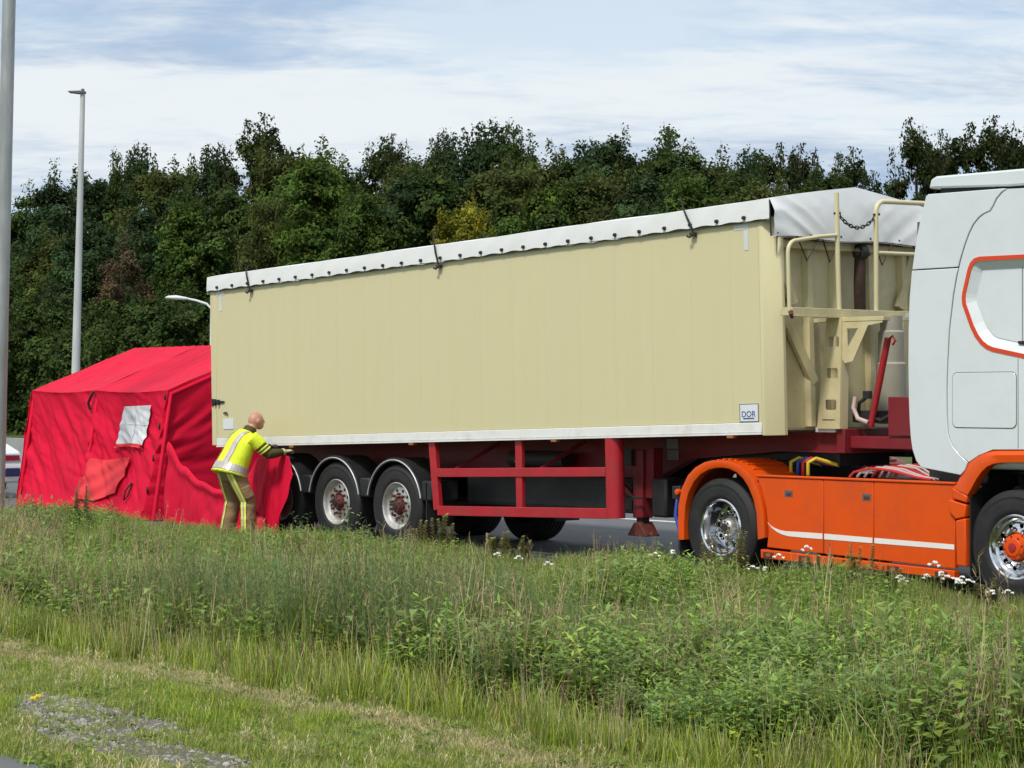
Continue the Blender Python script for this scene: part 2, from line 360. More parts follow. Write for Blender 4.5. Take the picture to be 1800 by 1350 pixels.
# ------------------------------------------------------------------ wheels
def polar(r, t, c, y): return (c[0]+r*math.cos(t), y, c[2]+r*math.sin(t))
def holed_disc(mb, c, y, r0, r1, rc, rh, nh, depth=0.02, dish=0.0, hr=None):
    """annulus between r0 and r1 in the x-z plane with nh real round holes of radius rh on circle rc"""
    K = 5
    for i in range(nh):
        a0 = 2*math.pi*i/nh; a1 = 2*math.pi*(i+1)/nh; am = (a0+a1)/2
        loop = [(r1, a0+(a1-a0)*k/K) for k in range(K)]+[(r1+(r0-r1)*k/K, a1) for k in range(K)]+[(r0, a1+(a0-a1)*k/K) for k in range(K)]+[(r0+(r1-r0)*k/K, a0) for k in range(K)]
        cc = (c[0]+rc*math.cos(am), c[2]+rc*math.sin(am))
        fy = lambda r: y+dish*((r1-r)/(r1-r0))
        O = [polar(r, t, c, fy(r)) for r, t in loop]; n = len(O)
        H = []
        for p in O:
            d = Vector((p[0]-cc[0], p[2]-cc[1])).normalized(); H.append((cc[0]+d.x*rh, fy(rc), cc[1]+d.y*rh))
        B = [(p[0], p[1]+depth, p[2]) for p in H]
        f = [(k, (k+1) % n, (k+1) % n+n, k+n) for k in range(n)]+[(k+n, (k+1) % n+n, (k+1) % n+2*n, k+2*n) for k in range(n)]
        mb.add(O+H+B, f)
def tyre_prof(R, w, rb, grooves=4):
    """profile from outer bead (y=0 side) round the tread to the inner bead"""
    p = [(rb, 0.035), (rb+0.012, 0.018), (rb+0.05, 0.004), (rb+0.06, 0.006), ((R+rb)/2, 0.0), ((R+rb)/2+0.012, 0.003), (R-0.075, 0.008), (R-0.06, 0.004), (R-0.035, 0.016), (R-0.008, 0.034)]
    ys = [0.045+(w-0.09)*k/(grooves+1) for k in range(1, grooves+1)]
    p.append((R, 0.045))
    for yv in ys: p += [(R, yv-0.008), (R-0.014, yv-0.006), (R-0.014, yv+0.006), (R, yv+0.008)]
    q = [(r, w-a) for r, a in p[:11]][::-1]
    return p+q
def wheel(parent, c, R, w, kind, side=1, rot=0.0):
    """side=1: outer face at y=c[1] looking to -y; side=-1: mirrored for the far side"""
    c0 = (0, 0, 0)
    RB = 0.292
    t = MB().lathe(tyre_prof(R, w, RB-0.004), c0, 64)
    lug = MB()
    parts = {}
    rim = MB(); hub = MB(); nuts = MB()
    if kind == 'trailer':
        rim.lathe([(RB-0.006, 0.04), (RB+0.006, 0.022), (RB-0.006, 0.014), (RB-0.018, 0.022), (RB-0.034, 0.06), (0.238, 0.075), (0.232, 0.078)], c0, 48)
        holed_disc(rim, c0, 0.078, 0.125, 0.232, 0.192, 0.025, 10, depth=0.03, dish=-0.016)
        rim.lathe([(0.125, 0.062), (0.118, 0.068), (0.118, 0.2)], c0, 40)
        hub.lathe([(0.118, 0.085), (0.095, 0.08), (0.085, 0.03), (0.075, 0.012), (0.05, 0.004), (0.0005, 0.003)], c0, 28)
        nr, ny, rn = 10, 0.05, 0.148
    elif kind == 'front':
        rim.lathe([(RB-0.006, 0.04), (RB+0.008, 0.022), (RB-0.006, 0.012), (RB-0.02, 0.022), (RB-0.032, 0.07), (0.24, 0.085), (0.228, 0.082)], c0, 56)
        holed_disc(rim, c0, 0.082, 0.14, 0.228, 0.196, 0.022, 10, depth=0.03, dish=-0.045)
        rim.lathe([(0.14, 0.037), (0.132, 0.04), (0.13, 0.15)], c0, 40)
        hub.lathe([(0.13, 0.06), (0.118, 0.03), (0.11, -0.005), (0.085, -0.01), (0.078, -0.018), (0.05, -0.02), (0.0005, -0.021)], c0, 28)
        nr, ny, rn = 10, 0.03, 0.167
    else:
        rim.lathe([(RB-0.006, 0.04), (RB+0.008, 0.022), (RB-0.006, 0.012), (RB-0.02, 0.022), (RB-0.032, 0.06), (RB-0.045, 0.12), (0.235, 0.17), (0.225, 0.185)], c0, 56)
        holed_disc(rim, c0, 0.185, 0.14, 0.225, 0.19, 0.026, 10, depth=0.04, dish=0.0)
        rim.lathe([(0.14, 0.185), (0.135, 0.15), (0.13, 0.2)], c0, 40)
        hub.lathe([(0.13, 0.185), (0.10, 0.16), (0.085, 0.10), (0.07, 0.085), (0.05, 0.08), (0.0005, 0.078)], c0, 28)
        nr, ny, rn = 10, 0.15, 0.16
    for k in range(nr):
        a = 2*math.pi*k/nr
        nuts.lathe([(0.0005, -0.03), (0.012, -0.028), (0.0165, -0.01), (0.018, 0.012)], (rn*math.cos(a), ny, rn*math.sin(a)), 7)
    M = Matrix.Translation(c) @ Matrix.Scale(side, 4, (0, 1, 0)) @ Matrix.Rotation(rot, 4, 'Y')
    ty = t.xf(M).build('wheel', 'rubber', parent, smooth=40)
    rm = 'alloy' if kind == 'trailer' else 'chrome'
    rim.xf(M).build('rim', rm, ty, smooth=30)
    back = MB().lathe([(0.0005, 0.2), (RB-0.02, 0.2)], c0, 32).xf(M).build('brake_drum', 'dark_hole', ty)
    hub.xf(M).build('hub', 'rust_hub' if kind == 'trailer' else ('alloy' if kind == 'drive' else 'orange_paint'), ty, smooth=35)
    hb = MB(); hr, hy = {'trailer': (0.074, 0.012), 'front': (0.098, -0.006), 'drive': (0.062, 0.083)}[kind]
    for k in range(8):
        a = 2*math.pi*(k+0.5)/8; hb.lathe([(0.0005, -0.012), (0.009, -0.011), (0.011, 0.006)], (hr*math.cos(a), hy, hr*math.sin(a)), 6)
    hb.lathe([(0.045, hy-0.008), (0.04, hy-0.022), (0.0005, hy-0.024)], c0, 12)
    hb.xf(M).build('hub_bolts', 'dark_steel' if kind != 'front' else 'red_steel', ty, smooth=40)
    nuts.xf(M).build('wheel_nuts', 'rust_hub' if kind == 'trailer' else 'chrome', ty, smooth=40)
    return ty

# ------------------------------------------------------------------ semi trailer
TH = 0.0301
TB = Matrix.Translation((-2.945, 0, 1.184)) @ Matrix.Rotation(-TH, 4, 'Y')       # box frame: bx along, by across, bz up
LB, HB = 10.78, 2.15
tr = thing('semi_trailer', 'cream tipper semi-trailer with white tarpaulin roof and red chassis behind the orange lorry', 'trailer', (2.5, 1.25, 0))
def T(mb, name, m, bev=0.0, smooth=None, parent=None, box=True):
    if box: mb.xf(TB)
    return mb.build(name, m, parent or tr, bev=bev, smooth=smooth)
core = T(MB().box(0.02, 10.58, 0.011, 2.489, 0.02, HB-0.01), 'box_body', 'cream_steel')
# side panels, one by one
x = 0.13; k = 0; pw = 0.592
while x < 10.45:
    x1 = min(x+pw, 10.60)
    if 10.60-x1 < 0.2: x1 = 10.60
    T(MB().box(x+0.0005, x1-0.0005, 0.0, 0.010, 0.105, HB), 'side_panel', 'cream_paint', parent=tr)
    T(MB().box(x+0.0005, x1-0.0005, 2.490, 2.50, 0.105, HB), 'side_panel', 'cream_paint', parent=tr)
    x = x1
for y0, y1 in ((-0.006, 0.10), (2.40, 2.506)):
    T(MB().box(0.0, 0.128, y0, y1, 0.0, HB), 'rear_post', 'cream_paint', bev=0.008)
for s_ in (0, 1):
    Y = (lambda v: v) if not s_ else (lambda v: 2.5-v)
    T(MB().prism([(10.602, Y(-0.004)), (10.655, Y(-0.004)), (10.80, Y(0.12)), (10.80, Y(0.16)), (10.602, Y(0.16))], -0.035, HB+0.02, 'z'), 'corner_post', 'cream_paint', bev=0.006)
    y0, y1 = sorted((Y(-0.012), Y(0.03)))
    T(MB().box(0.13, 10.60, y0, y1, 0.0, 0.10), 'bottom_rail', 'white_rail', bev=0.006)
    y0, y1 = sorted((Y(-0.02), Y(0.03)))
    T(MB().box(0.13, 10.60, y0, y1, -0.022, -0.002), 'rail_lip', 'white_rail')
# rear doors and hinge
T(MB().box(-0.03, 0.0, 0.03, 1.245, 0.03, HB-0.02), 'rear_door', 'cream_paint', bev=0.005)
T(MB().box(-0.03, 0.0, 1.255, 2.47, 0.03, HB-0.02), 'rear_door', 'cream_paint', bev=0.005)
h = MB(); h.box(0.02, 0.06, -0.02, -0.004, 0.545, 0.645); h.box(0.06, 0.30, -0.018, -0.004, 0.58, 0.612); h.tube([(0.115,-0.022,0.55),(0.115,-0.022,0.64)], 0.02, 10); h.tube([(0.2,-0.022,0.56),(0.2,-0.022,0.63)], 0.022, 10); h.box(0.28, 0.34, -0.02, -0.004, 0.586, 0.606)
T(h, 'door_hinge', 'black_plastic', bev=0.002)
T(MB().box(0.30, 0.56, -0.008, -0.001, 0.22, 0.36), 'reflector_plate', 'sign_white')
T(MB().tube([(0.33, -0.015, 0.44), (0.40, -0.02, 0.45), (0.42, -0.015, 0.42)], 0.012, 6), 'door_catch', 'rust_hub', smooth=40)
# roof tarpaulin
RIDGE = 0.19
def tarp_top(u, v):
    bx = -0.03+10.83*u; by = -0.03+2.56*v
    g = 1-abs(by-1.25)/1.28
    bow = 0.014*abs(math.sin(bx*math.pi/0.9))*g
    edge = 0.006*math.sin(bx*1.9)+0.004*math.sin(bx*4.7+1)
    return (bx, by, HB+0.185+edge*0.6+max(0, g)**0.85*RIDGE-bow)
def tarp_side(Yf):
    def fn(u, v):
        bx = -0.03+10.83*u
        p = tarp_top(u, 0.0)
        scal = 0.008*math.cos((bx-0.26)*2*math.pi/0.392)
        zb = HB-0.012-scal+0.006*math.sin(bx*2.1)
        z = p[2]*(1-v)+zb*v
        out = -0.03-0.003*math.sin(v*math.pi)*(0.6+0.4*math.sin(bx*2.3+1.2*math.sin(bx*0.9)))-0.0012*math.sin(bx*14+v*4)-0.012*v
        return (bx, Yf(out), z)
    return fn
roof = T(MB().grid(tarp_top, 120, 14), 'roof_tarp', 'white_tarp', smooth=70)
for Yf in (lambda o: o, lambda o: 2.5-o):
    T(MB().grid(tarp_side(Yf), 220, 8), 'tarp_skirt', 'white_tarp', smooth=70)
T(MB().grid(lambda u, v: (-0.034-0.01*math.sin(v*3), -0.03+2.56*u, (tarp_top(0, u)[2])*(1-v)+(HB-0.05)*v), 24, 6), 'tarp_rear_flap', 'white_tarp', smooth=70)
T(MB().tube([(-0.02+10.82*i/60, -0.036, HB-0.014) for i in range(61)], 0.007, 6), 'hem_cord', 'black_rubber_strap', smooth=60)
ey = None
for i in range(28):
    bx = 0.26+0.392*i
    if bx > 10.65: break
    if ey is None:
        ey = T(MB().lathe([(0.0005,-0.022),(0.016,-0.02),(0.021,-0.008),(0.021,0.012)], (bx, -0.050, HB+0.026), 12), 'tarp_button', 'black_plastic', smooth=40)
    else:
        c = clone(ey, parent=tr); c.location = (0.392*i*math.cos(TH), 0, 0.392*i*math.sin(TH))
def strap(xb, pts):
    m = MB(); m.tube(pts, [0.013, 0.012, 0.010, 0.006], 7)
    o = m.build('tarp_strap', 'black_rubber_strap', tr, smooth=50)
    bx, by, bz = pts[0]
    hk = MB(); hk.tube([(bx, by, bz), (bx+0.01, by+0.01, bz-0.06), (bx-0.012, by-0.02, bz-0.10), (bx-0.045, by-0.02, bz-0.085)], 0.014, 7); hk.box(bx-0.035, bx+0.04, by+0.0, by+0.035, bz-0.09, bz-0.05)
    hk.build('strap_hook', 'dark_steel', o, smooth=40)
strap(0, [(-1.93, -0.05, 3.36), (-1.95, -0.065, 3.46), (-1.985, -0.06, 3.54), (-2.01, -0.02, 3.62)])
strap(0, [(2.29, -0.05, 3.49), (2.265, -0.065, 3.60), (2.23, -0.06, 3.74), (2.19, -0.02, 3.90)])
strap(0, [(6.675, -0.05, 3.62), (6.64, -0.065, 3.70), (6.575, -0.06, 3.80), (6.475, -0.02, 3.955)])
# tape, sticker, marker lamps
for a, b in (((0.16, 0.36), 1), ((10.26, 10.46), -1)):
    m = MB(); m.box(a[0], a[1], -0.004, -0.001, HB-0.085, HB-0.035)
    xx = a[0]+0.08 if b == 1 else a[1]-0.06
    m.box(xx, xx+0.06, -0.0042, -0.001, HB-0.30, HB-0.088); T(m, 'reflective_tape', 'tape_grey')
st = T(MB().box(10.30, 10.55, -0.010, -0.002, 0.115, 0.285), 'sticker', 'sign_white', bev=0.002)
fr = MB()
for q in ((10.292,10.558,0.107,0.113),(10.292,10.558,0.287,0.293),(10.292,10.298,0.113,0.287),(10.552,10.558,0.113,0.287)): fr.box(q[0],q[1],-0.012,-0.002,q[2],q[3])
T(fr, 'sticker_frame', 'placard_grey', parent=st)
def text_mesh(name, body, size, M, m, parent, ext=0.001):
    cu = bpy.data.curves.new(name, 'FONT'); cu.body = body; cu.size = size; cu.extrude = ext; cu.align_x = 'CENTER'; cu.align_y = 'CENTER'
    to = bpy.data.objects.new(name+'_curve', cu); col.objects.link(to)
    bpy.context.view_layer.update()
    me = bpy.data.meshes.new_from_object(to.evaluated_get(bpy.context.evaluated_depsgraph_get()))
    bpy.data.objects.remove(to); me.transform(M); me.materials.clear(); me.materials.append(MATS[m])
    o = bpy.data.objects.new(name, me); col.objects.link(o); attach(o, parent); return o
RXZ = Matrix.Rotation(math.pi/2, 4, 'X')
text_mesh('lettering', 'DOR', 0.085, TB @ Matrix.Translation((10.42, -0.012, 0.185)) @ RXZ @ Matrix.Scale(1.1, 4, (1, 0, 0)), 'ink_blue', st)
T(MB().box(10.345, 10.50, -0.0125, -0.0105, 0.138, 0.150), 'print_line', 'ink_blue', parent=st)
for bx in (2.0, 4.65, 7.35, 10.15):
    m = T(MB().box(bx-0.045, bx+0.045, -0.02, 0.04, -0.055, -0.026), 'marker_lamp', 'lamp_amber', bev=0.006)
# front wall, ribs, gussets
WX = 10.60
T(MB().box(10.582, WX, 0.16, 2.34, 0.04, HB), 'front_wall', 'cream_steel')
for y0 in (0.62, 1.02, 1.55, 2.08):
    T(MB().prism([(WX, y0), (WX+0.07, y0+0.025), (WX+0.07, y0+0.095), (WX, y0+0.12)], 0.05, HB-0.05, 'z'), 'wall_rib', 'cream_steel', bev=0.004)
for a, b in (((WX+0.05, 0.17, 1.98), (WX+0.05, 0.44, 1.30)), ((WX+0.05, 0.27, 1.22), (WX+0.05, 0.72, 0.50)), ((WX+0.05, 2.33, 1.98), (WX+0.05, 2.06, 1.30))):
    T(MB().bar(a, b, 0.11, 0.05, up=(1, 0, 0)), 'diagonal_brace', 'cream_steel', bev=0.004)
T(MB().box(WX, WX+0.12, 0.16, 2.34, HB-0.28, HB-0.2), 'wall_header', 'cream_steel', bev=0.005)
# front flap of the tarpaulin
def flap(u, v):
    by = -0.03+2.56*u
    zt = tarp_top(1, u)[2]; zb = HB-0.19+0.012*math.sin(by*5)
    d = (u*2.56); e = (1-u)*2.56
    fold = 0.045*(1-2*abs(mnoise.noise((d*3.4-v*2.2, v*0.5+d*0.4, 3.1))))*math.exp(-d*1.5)*min(1, v*3)+0.04*(1-2*abs(mnoise.noise((e*3.4-v*2.2, v*0.5+e*0.4, 8.1))))*math.exp(-e*1.6)*min(1, v*3)+0.010*mnoise.noise((by*2.2-v*1.0, v*1.2, 1.0))*min(1, v*3)
    return (10.80+0.045*math.sin(v*math.pi*0.6)+fold, by, zt*(1-v)+zb*v)
T(MB().grid(flap, 90, 24), 'tarp_front_flap', 'white_tarp', smooth=80)
T(MB().tube([(10.83, -0.03+2.56*i/24, HB-0.195+0.012*math.sin((-0.03+2.56*i/24)*5)) for i in range(25)], 0.008, 6), 'hem_cord', 'white_rail', smooth=60)
T(MB().tube([(10.805, -0.035, HB+0.175), (10.81, -0.036, HB+0.05), (10.815, -0.036, HB-0.19)], 0.008, 6), 'tarp_edge_cord', 'black_rubber_strap', smooth=60)
for y0, dx in ((0.02, 0.0), (0.46, 0.15), (0.80, 0.12), (1.60, 0.14), (2.2, 0.12)):
    T(MB().tube([(10.845, y0-dx, HB-0.18), (10.83, y0, HB-0.42), (10.845, y0+dx+0.02, HB-0.18)], 0.008, 6), 'bungee_cord', 'black_rubber_strap', smooth=60)
for y0 in (0.02, 0.5, 0.95, 1.4, 1.85, 2.3):
    T(MB().lathe([(0.0005, 0.0), (0.016, 0.0), (0.016, 0.02), (0.0005, 0.02)], (10.845, y0-0.01, HB-0.155), 10), 'tarp_button', 'black_plastic')
# brown drain hose hung on the wall with ratchet
bh = T(MB().tube([(10.75, 1.33, 1.20), (10.76, 1.32, 1.5), (10.755, 1.34, 1.75), (10.76, 1.33, 1.86)], [0.06, 0.064, 0.06, 0.055], 10), 'rolled_strap', 'brown_hose', smooth=50)
m = MB(); m.tube([(10.80, 1.22, 1.83), (10.80, 1.44, 1.84)], 0.018, 8); m.lathe([(0.05,-0.04),(0.085,-0.03),(0.085,0.05),(0.05,0.06)], (10.77, 1.33, 1.86), 12)
T(m, 'ratchet', 'dark_steel', parent=bh, smooth=40)
# platform with railings (stands in front of the wall)
PX0, PX1, PZ = 7.90, 8.06, 2.745
pf = MB(); pf.box(PX0, PX1-0.03, 0.03, 2.47, PZ-0.025, PZ); T(pf, 'platform', 'deck_plate', box=False)
edge = MB(); edge.box(PX1-0.03, PX1, 0.0, 2.5, PZ-0.075, PZ+0.005); edge.box(PX1-0.034, PX1+0.012, 0.0, 2.5, PZ-0.085, PZ-0.077)
T(edge, 'platform_edge', 'cream_steel', bev=0.004, box=False)
T(MB().box(PX1+0.001, PX1+0.004, 1.70, 1.92, PZ-0.06, PZ-0.015), 'label_plate', 'sign_white', box=False)
T(MB().box(PX0, PX1-0.03, 0.0, 0.026, PZ-0.075, PZ+0.005), 'platform_edge', 'cream_steel', bev=0.003, box=False)
T(MB().tube([(PX1-0.03, 0.03, PZ-0.09), (PX1+0.01, -0.03, PZ-0.06), (PX1-0.02, 0.01, PZ-0.03)], 0.02, 8), 'railing_hinge', 'rust_hub', box=False, smooth=50)
rx = PX1-0.035
def arc(c, r, a0, a1, n, ax):  # arc in the y-z plane
    return [(ax, c[0]+r*math.cos(a0+(a1-a0)*i/n), c[1]+r*math.sin(a0+(a1-a0)*i/n)) for i in range(n+1)]
T(MB().tube([(rx, 0.0, PZ-0.03), (rx, -0.02, 3.25)]+arc((0.10, 3.30), 0.12, math.pi, math.pi/2, 6, rx)+[(rx, 0.45, 3.475), (rx, 0.705, 3.50)], 0.021, 10), 'railing_tube', 'cream_paint', box=False, smooth=50)
T(MB().tube([(rx, 0.725, PZ), (rx, 0.705, 3.2), (rx, 0.685, 3.93)], 0.026, 10), 'railing_post', 'cream_paint', box=False, smooth=50)
T(MB().tube([(rx, 1.285, PZ), (rx, 1.28, 3.75)]+arc((1.40, 3.76), 0.12, math.pi, math.pi/2, 6, rx)+[(rx, 2.2, 3.90), (rx, 2.4, 3.88)], 0.026, 10), 'railing_post', 'cream_paint', box=False, smooth=50)
T(MB().tube([(rx, 1.29, 3.345), (rx, 2.45, 3.36)], 0.021, 10), 'railing_tube', 'cream_paint', box=False, smooth=50)
T(MB().tube([(rx, 2.45, PZ), (rx, 2.45, 3.86)], 0.026, 10), 'railing_post', 'cream_paint', box=False, smooth=50)
ch = MB(); nl = 13
def cat(t): return Vector((rx, 0.70+0.58*t, 3.725-0.135*4*t*(1-t)+0.0*t))
for i in range(nl):
    p = cat((i+0.5)/nl); d = (cat((i+1)/nl)-cat(i/nl)); L_ = d.length*0.72; d.normalize()
    side = Vector((1, 0, 0)) if i % 2 else d.cross(Vector((1, 0, 0)))
    ch.tube([p+d*L_*math.cos(a)+side*0.017*math.sin(a) for a in [2*math.pi*k/10 for k in range(10)]], 0.006, 6, closed=True)
ch.tube([(rx, 1.25, 3.735), (rx, 1.33, 3.745)], 0.016, 6); ch.tube([(rx-0.01, 0.66, 3.72), (rx+0.01, 0.73, 3.725)], 0.014, 6)
T(ch, 'chain', 'dark_steel', box=False, smooth=50)
# ladder column with step holes
def colx(z, a): # left/right edge of the column face at height z
    t = (z-1.535)/(2.66-1.535); return (7.76+0.135*t) if a == 0 else (8.07+0.03*t)
def rr(cx, cz, w, h, r=0.02, n=3):
    out = []
    for (sx, sz, a0) in ((1, 1, 0), (-1, 1, 90), (-1, -1, 180), (1, -1, 270)):
        for k in range(n+1):
            a = math.radians(a0+90*k/n); out.append((cx+sx*(w/2-r)+r*math.cos(a), cz+sz*(h/2-r)+r*math.sin(a)))
    return out
holes = [rr(7.935+0.06*(z-1.55), z, 0.15, 0.105) for z in (1.78, 2.10, 2.42)]+[rr(7.92, 1.625, 0.17, 0.014, 0.005)]
outer = [(colx(1.535, 0), 1.535), (colx(1.535, 1), 1.535), (colx(2.66, 1), 2.66), (colx(2.66, 0), 2.66)]
T(MB().plate(outer, holes, 0.68, 0.69), 'ladder_column', 'cream_steel', box=False)
m = MB(); m.prism([(8.062, 1.535), (8.072, 1.535), (8.102, 2.66), (8.092, 2.66)], 0.692, 0.80); T(m, 'ladder_flange', 'cream_paint', box=False, bev=0.002)
T(MB().prism([(7.76, 1.535), (7.77, 1.535), (7.905, 2.66), (7.895, 2.66)], 0.692, 0.80), 'ladder_flange', 'cream_paint', box=False)
T(MB().plate([(8.075, 2.66), (8.62, 2.66), (8.62, 2.60), (8.43, 2.575), (8.23, 2.22), (8.12, 2.20), (8.09, 2.24)], [[(8.15, 2.55), (8.30, 2.55), (8.16, 2.36)]], 0.70, 0.712), 'bracket_plate', 'cream_steel', box=False)
T(MB().box(7.70, 8.64, 0.695, 0.80, 2.62, 2.662), 'platform_support', 'cream_steel', box=False, bev=0.003)
T(MB().lathe([(0.0005, 0.0), (0.155, 0.0), (0.155, 0.62), (0.135, 0.64), (0.135, 0.95), (0.115, 0.97), (0.115, 1.12), (0.0005, 1.12)], (8.02, 1.52, 1.58), 28, 'z'), 'tipping_ram', 'grey_ram', box=False, smooth=40)
T(MB().tube([(8.29, 0.90, 1.56), (8.52, 0.90, 2.45)], 0.035, 10), 'red_prop', 'red_steel', box=False, smooth=50)
T(MB().tube([(8.52, 0.9, 2.43), (8.58, 0.9, 2.47), (8.615, 0.9, 2.42), (8.58, 0.9, 2.38)], 0.012, 7), 'prop_hook', 'red_steel', box=False, smooth=50)
T(MB().box(8.62, 8.95, 0.78, 1.7, 1.47, 1.86), 'red_bracket', 'red_chassis_shade', box=False, bev=0.01)
vb = MB(); vb.box(8.0, 8.35, 0.95, 1.30, 1.60, 1.72); vb.tube([(8.1, 0.93, 1.72), (8.12, 0.92, 1.80), (8.2, 0.95, 1.86)], 0.02, 7); vb.tube([(8.25, 0.93, 1.66), (8.4, 0.93, 1.62), (8.6, 0.95, 1.72)], 0.022, 7); vb.box(8.18, 8.26, 0.90, 0.96, 1.84, 1.92)
T(vb, 'valve_block', 'dark_steel', box=False, bev=0.004)
vh = MB(); vh.tube([(8.12, 0.86, 1.86), (8.1, 0.85, 1.75), (8.17, 0.84, 1.64), (8.3, 0.85, 1.6)], 0.024, 8); T(vh, 'hydraulic_hose', 'hose_pale', box=False, smooth=50)
# chassis beams
bottom = [(-2.75, 0.92), (4.4, 0.95), (5.33, 0.975), (5.83, 1.19), (7.2, 1.30), (7.99, 1.296)]
topl = [(7.99, 1.535), (7.6, 1.488), (-2.75, 1.175)]
for y0, sgn in ((0.80, 1), (1.70, -1)):
    b_ = T(MB().prism(bottom+topl, y0-0.006, y0+0.006), 'chassis_beam', 'red_chassis_shade', box=False)
    fl = MB()
    for a, b in zip(bottom[:-1], bottom[1:]): fl.bar((a[0], y0, a[1]), (b[0], y0, b[1]), 0.13, 0.016)
    T(fl, 'beam_flange', 'red_chassis_shade', parent=b_, box=False)
T(MB().box(7.992, 8.10, 0.72, 1.78, 1.29, 1.535), 'front_crossbeam', 'red_chassis_shade', box=False, bev=0.006)
T(MB().box(8.102, 8.95, 0.80, 1.70, 1.34, 1.462), 'coupler_plate', 'red_chassis_shade', box=False, bev=0.008)
T(MB().box(7.72, 7.985, 0.702, 0.79, 1.50, 1.548), 'frame_label', 'tape_grey', box=False)
T(MB().box(5.405, 5.585, 0.785, 0.793, 1.285, 1.395), 'placard', 'placard_grey', box=False, bev=0.002)
T(MB().box(5.41, 5.59, 0.785, 0.793, 1.16, 1.27), 'placard', 'placard_grey', box=False, bev=0.002)
for xx in (-2.4, -0.65, 0.65, 2.2, 3.4, 4.6, 5.6):
    zb = 1.0+0.0301*(xx+2.9); T(MB().box(xx-0.06, xx+0.06, 0.81, 1.69, zb, zb+0.13), 'crossmember', 'red_chassis_shade', box=False)
T(MB().box(4.1, 7.1, 1.74, 1.95, 0.985, 1.30), 'inner_panel', 'dark_steel', box=False)
T(MB().box(5.95, 7.9, 0.87, 1.63, 1.15, 1.29), 'kingpin_box', 'dark_steel', box=False)
# axles and storage under the frame
for xx in (-1.31, 0, 1.31):
    T(MB().tube([(xx, 0.42, 0.51), (xx, 2.08, 0.51)], 0.075, 12), 'axle', 'dark_steel', box=False, smooth=50)
    T(MB().box(xx-0.28, xx+0.1, 0.72, 0.84, 0.55, 0.93), 'suspension', 'dark_steel', box=False, bev=0.01)
    T(MB().box(xx-0.28, xx+0.1, 1.66, 1.78, 0.55, 0.93), 'suspension', 'dark_steel', box=False, bev=0.01)
tb = T(MB().box(2.15, 5.15, 0.52, 1.90, 0.56, 0.95), 'storage_box', 'black_plastic', box=False, bev=0.02)
T(MB().box(2.16, 5.14, 0.505, 0.519, 0.60, 0.92), 'box_lid', 'black_plastic', parent=tb, box=False, bev=0.004)
T(MB().tube([(2.9, 0.62, 1.12), (3.9, 0.62, 1.13)], 0.10, 16), 'air_tank', 'dark_steel', box=False, smooth=40)
T(MB().tube([(3.1, 0.5, 1.10), (3.25, 0.46, 1.04), (3.3, 0.47, 1.0)], 0.02, 7), 'air_valve', 'alloy', box=False, smooth=50)
# side guards (parallel to the box)
for far in (0, 1):
    Y = (lambda v: v) if not far else (lambda v: 2.5-v)
    m = MB(); m.bar((5.02, Y(0.05), -0.02), (5.10, Y(0.05), -0.84), 0.06, 0.125, up=(1, 0, 0)); T(m, 'guard_post', 'red_steel', bev=0.006)
    T(MB().bar((6.67, Y(0.05), -0.02), (6.67, Y(0.05), -0.83), 0.05, 0.115, up=(1, 0, 0)), 'guard_post', 'red_steel', bev=0.006)
    T(MB().tube([(8.27, Y(0.08), -0.02), (8.27, Y(0.08), -0.90)], 0.105, 20), 'guard_tube', 'red_steel', smooth=50)
    y0, y1 = sorted((Y(0.012), Y(0.072)))
    T(MB().box(5.12, 8.18, y0, y1, -0.445, -0.34), 'guard_rail', 'red_steel', bev=0.006)
    T(MB().box(5.12, 8.22, y0, y1, -0.905, -0.79), 'guard_rail', 'red_steel', bev=0.006)
for bx in (5.3, 6.9):
    T(MB().bar((bx, 0.12, -0.38), (bx+0.12, 0.75, -0.05), 0.04, 0.04), 'guard_stay', 'red_chassis_shade')
# landing legs
for y0 in (0.45, 2.05):
    lg = T(MB().box(5.30, 5.46, y0-0.08, y0+0.08, 0.53, 1.28), 'landing_leg', 'red_chassis_shade', box=False, bev=0.01)
    T(MB().box(5.33, 5.43, y0-0.05, y0+0.05, 0.40, 0.53), 'inner_leg', 'dark_steel', parent=lg, box=False)
    T(MB().prism([(5.24, 0.33), (5.54, 0.33), (5.54, 0.345), (5.43, 0.48), (5.34, 0.48), (5.24, 0.345)], y0-0.10, y0+0.10), 'leg_foot', 'rust_hub', parent=lg, box=False, bev=0.006)
    T(MB().box(5.47, 5.60, y0-0.05, y0+0.10, 0.75, 1.30), 'leg_brace', 'red_chassis_shade', parent=lg, box=False, bev=0.006)
T(MB().bar((4.95, 0.42, 0.98), (5.31, 0.42, 0.72), 0.05, 0.05), 'leg_strut', 'red_chassis_shade', box=False)
cr = MB(); cr.box(5.12, 5.32, 0.33, 0.42, 1.10, 1.28); cr.tube([(5.14, 0.32, 1.16), (5.10, 0.30, 1.12), (5.18, 0.29, 0.96), (5.26, 0.29, 0.78)], 0.013, 7); cr.tube([(5.26, 0.29, 0.78), (5.36, 0.29, 0.755), (5.55, 0.3, 0.76)], 0.012, 7)
T(cr, 'crank_handle', 'dark_steel', box=False, smooth=40)
T(MB().box(5.62, 5.86, 0.35, 0.6, 0.55, 0.98), 'brake_unit', 'black_plastic', box=False, bev=0.03)
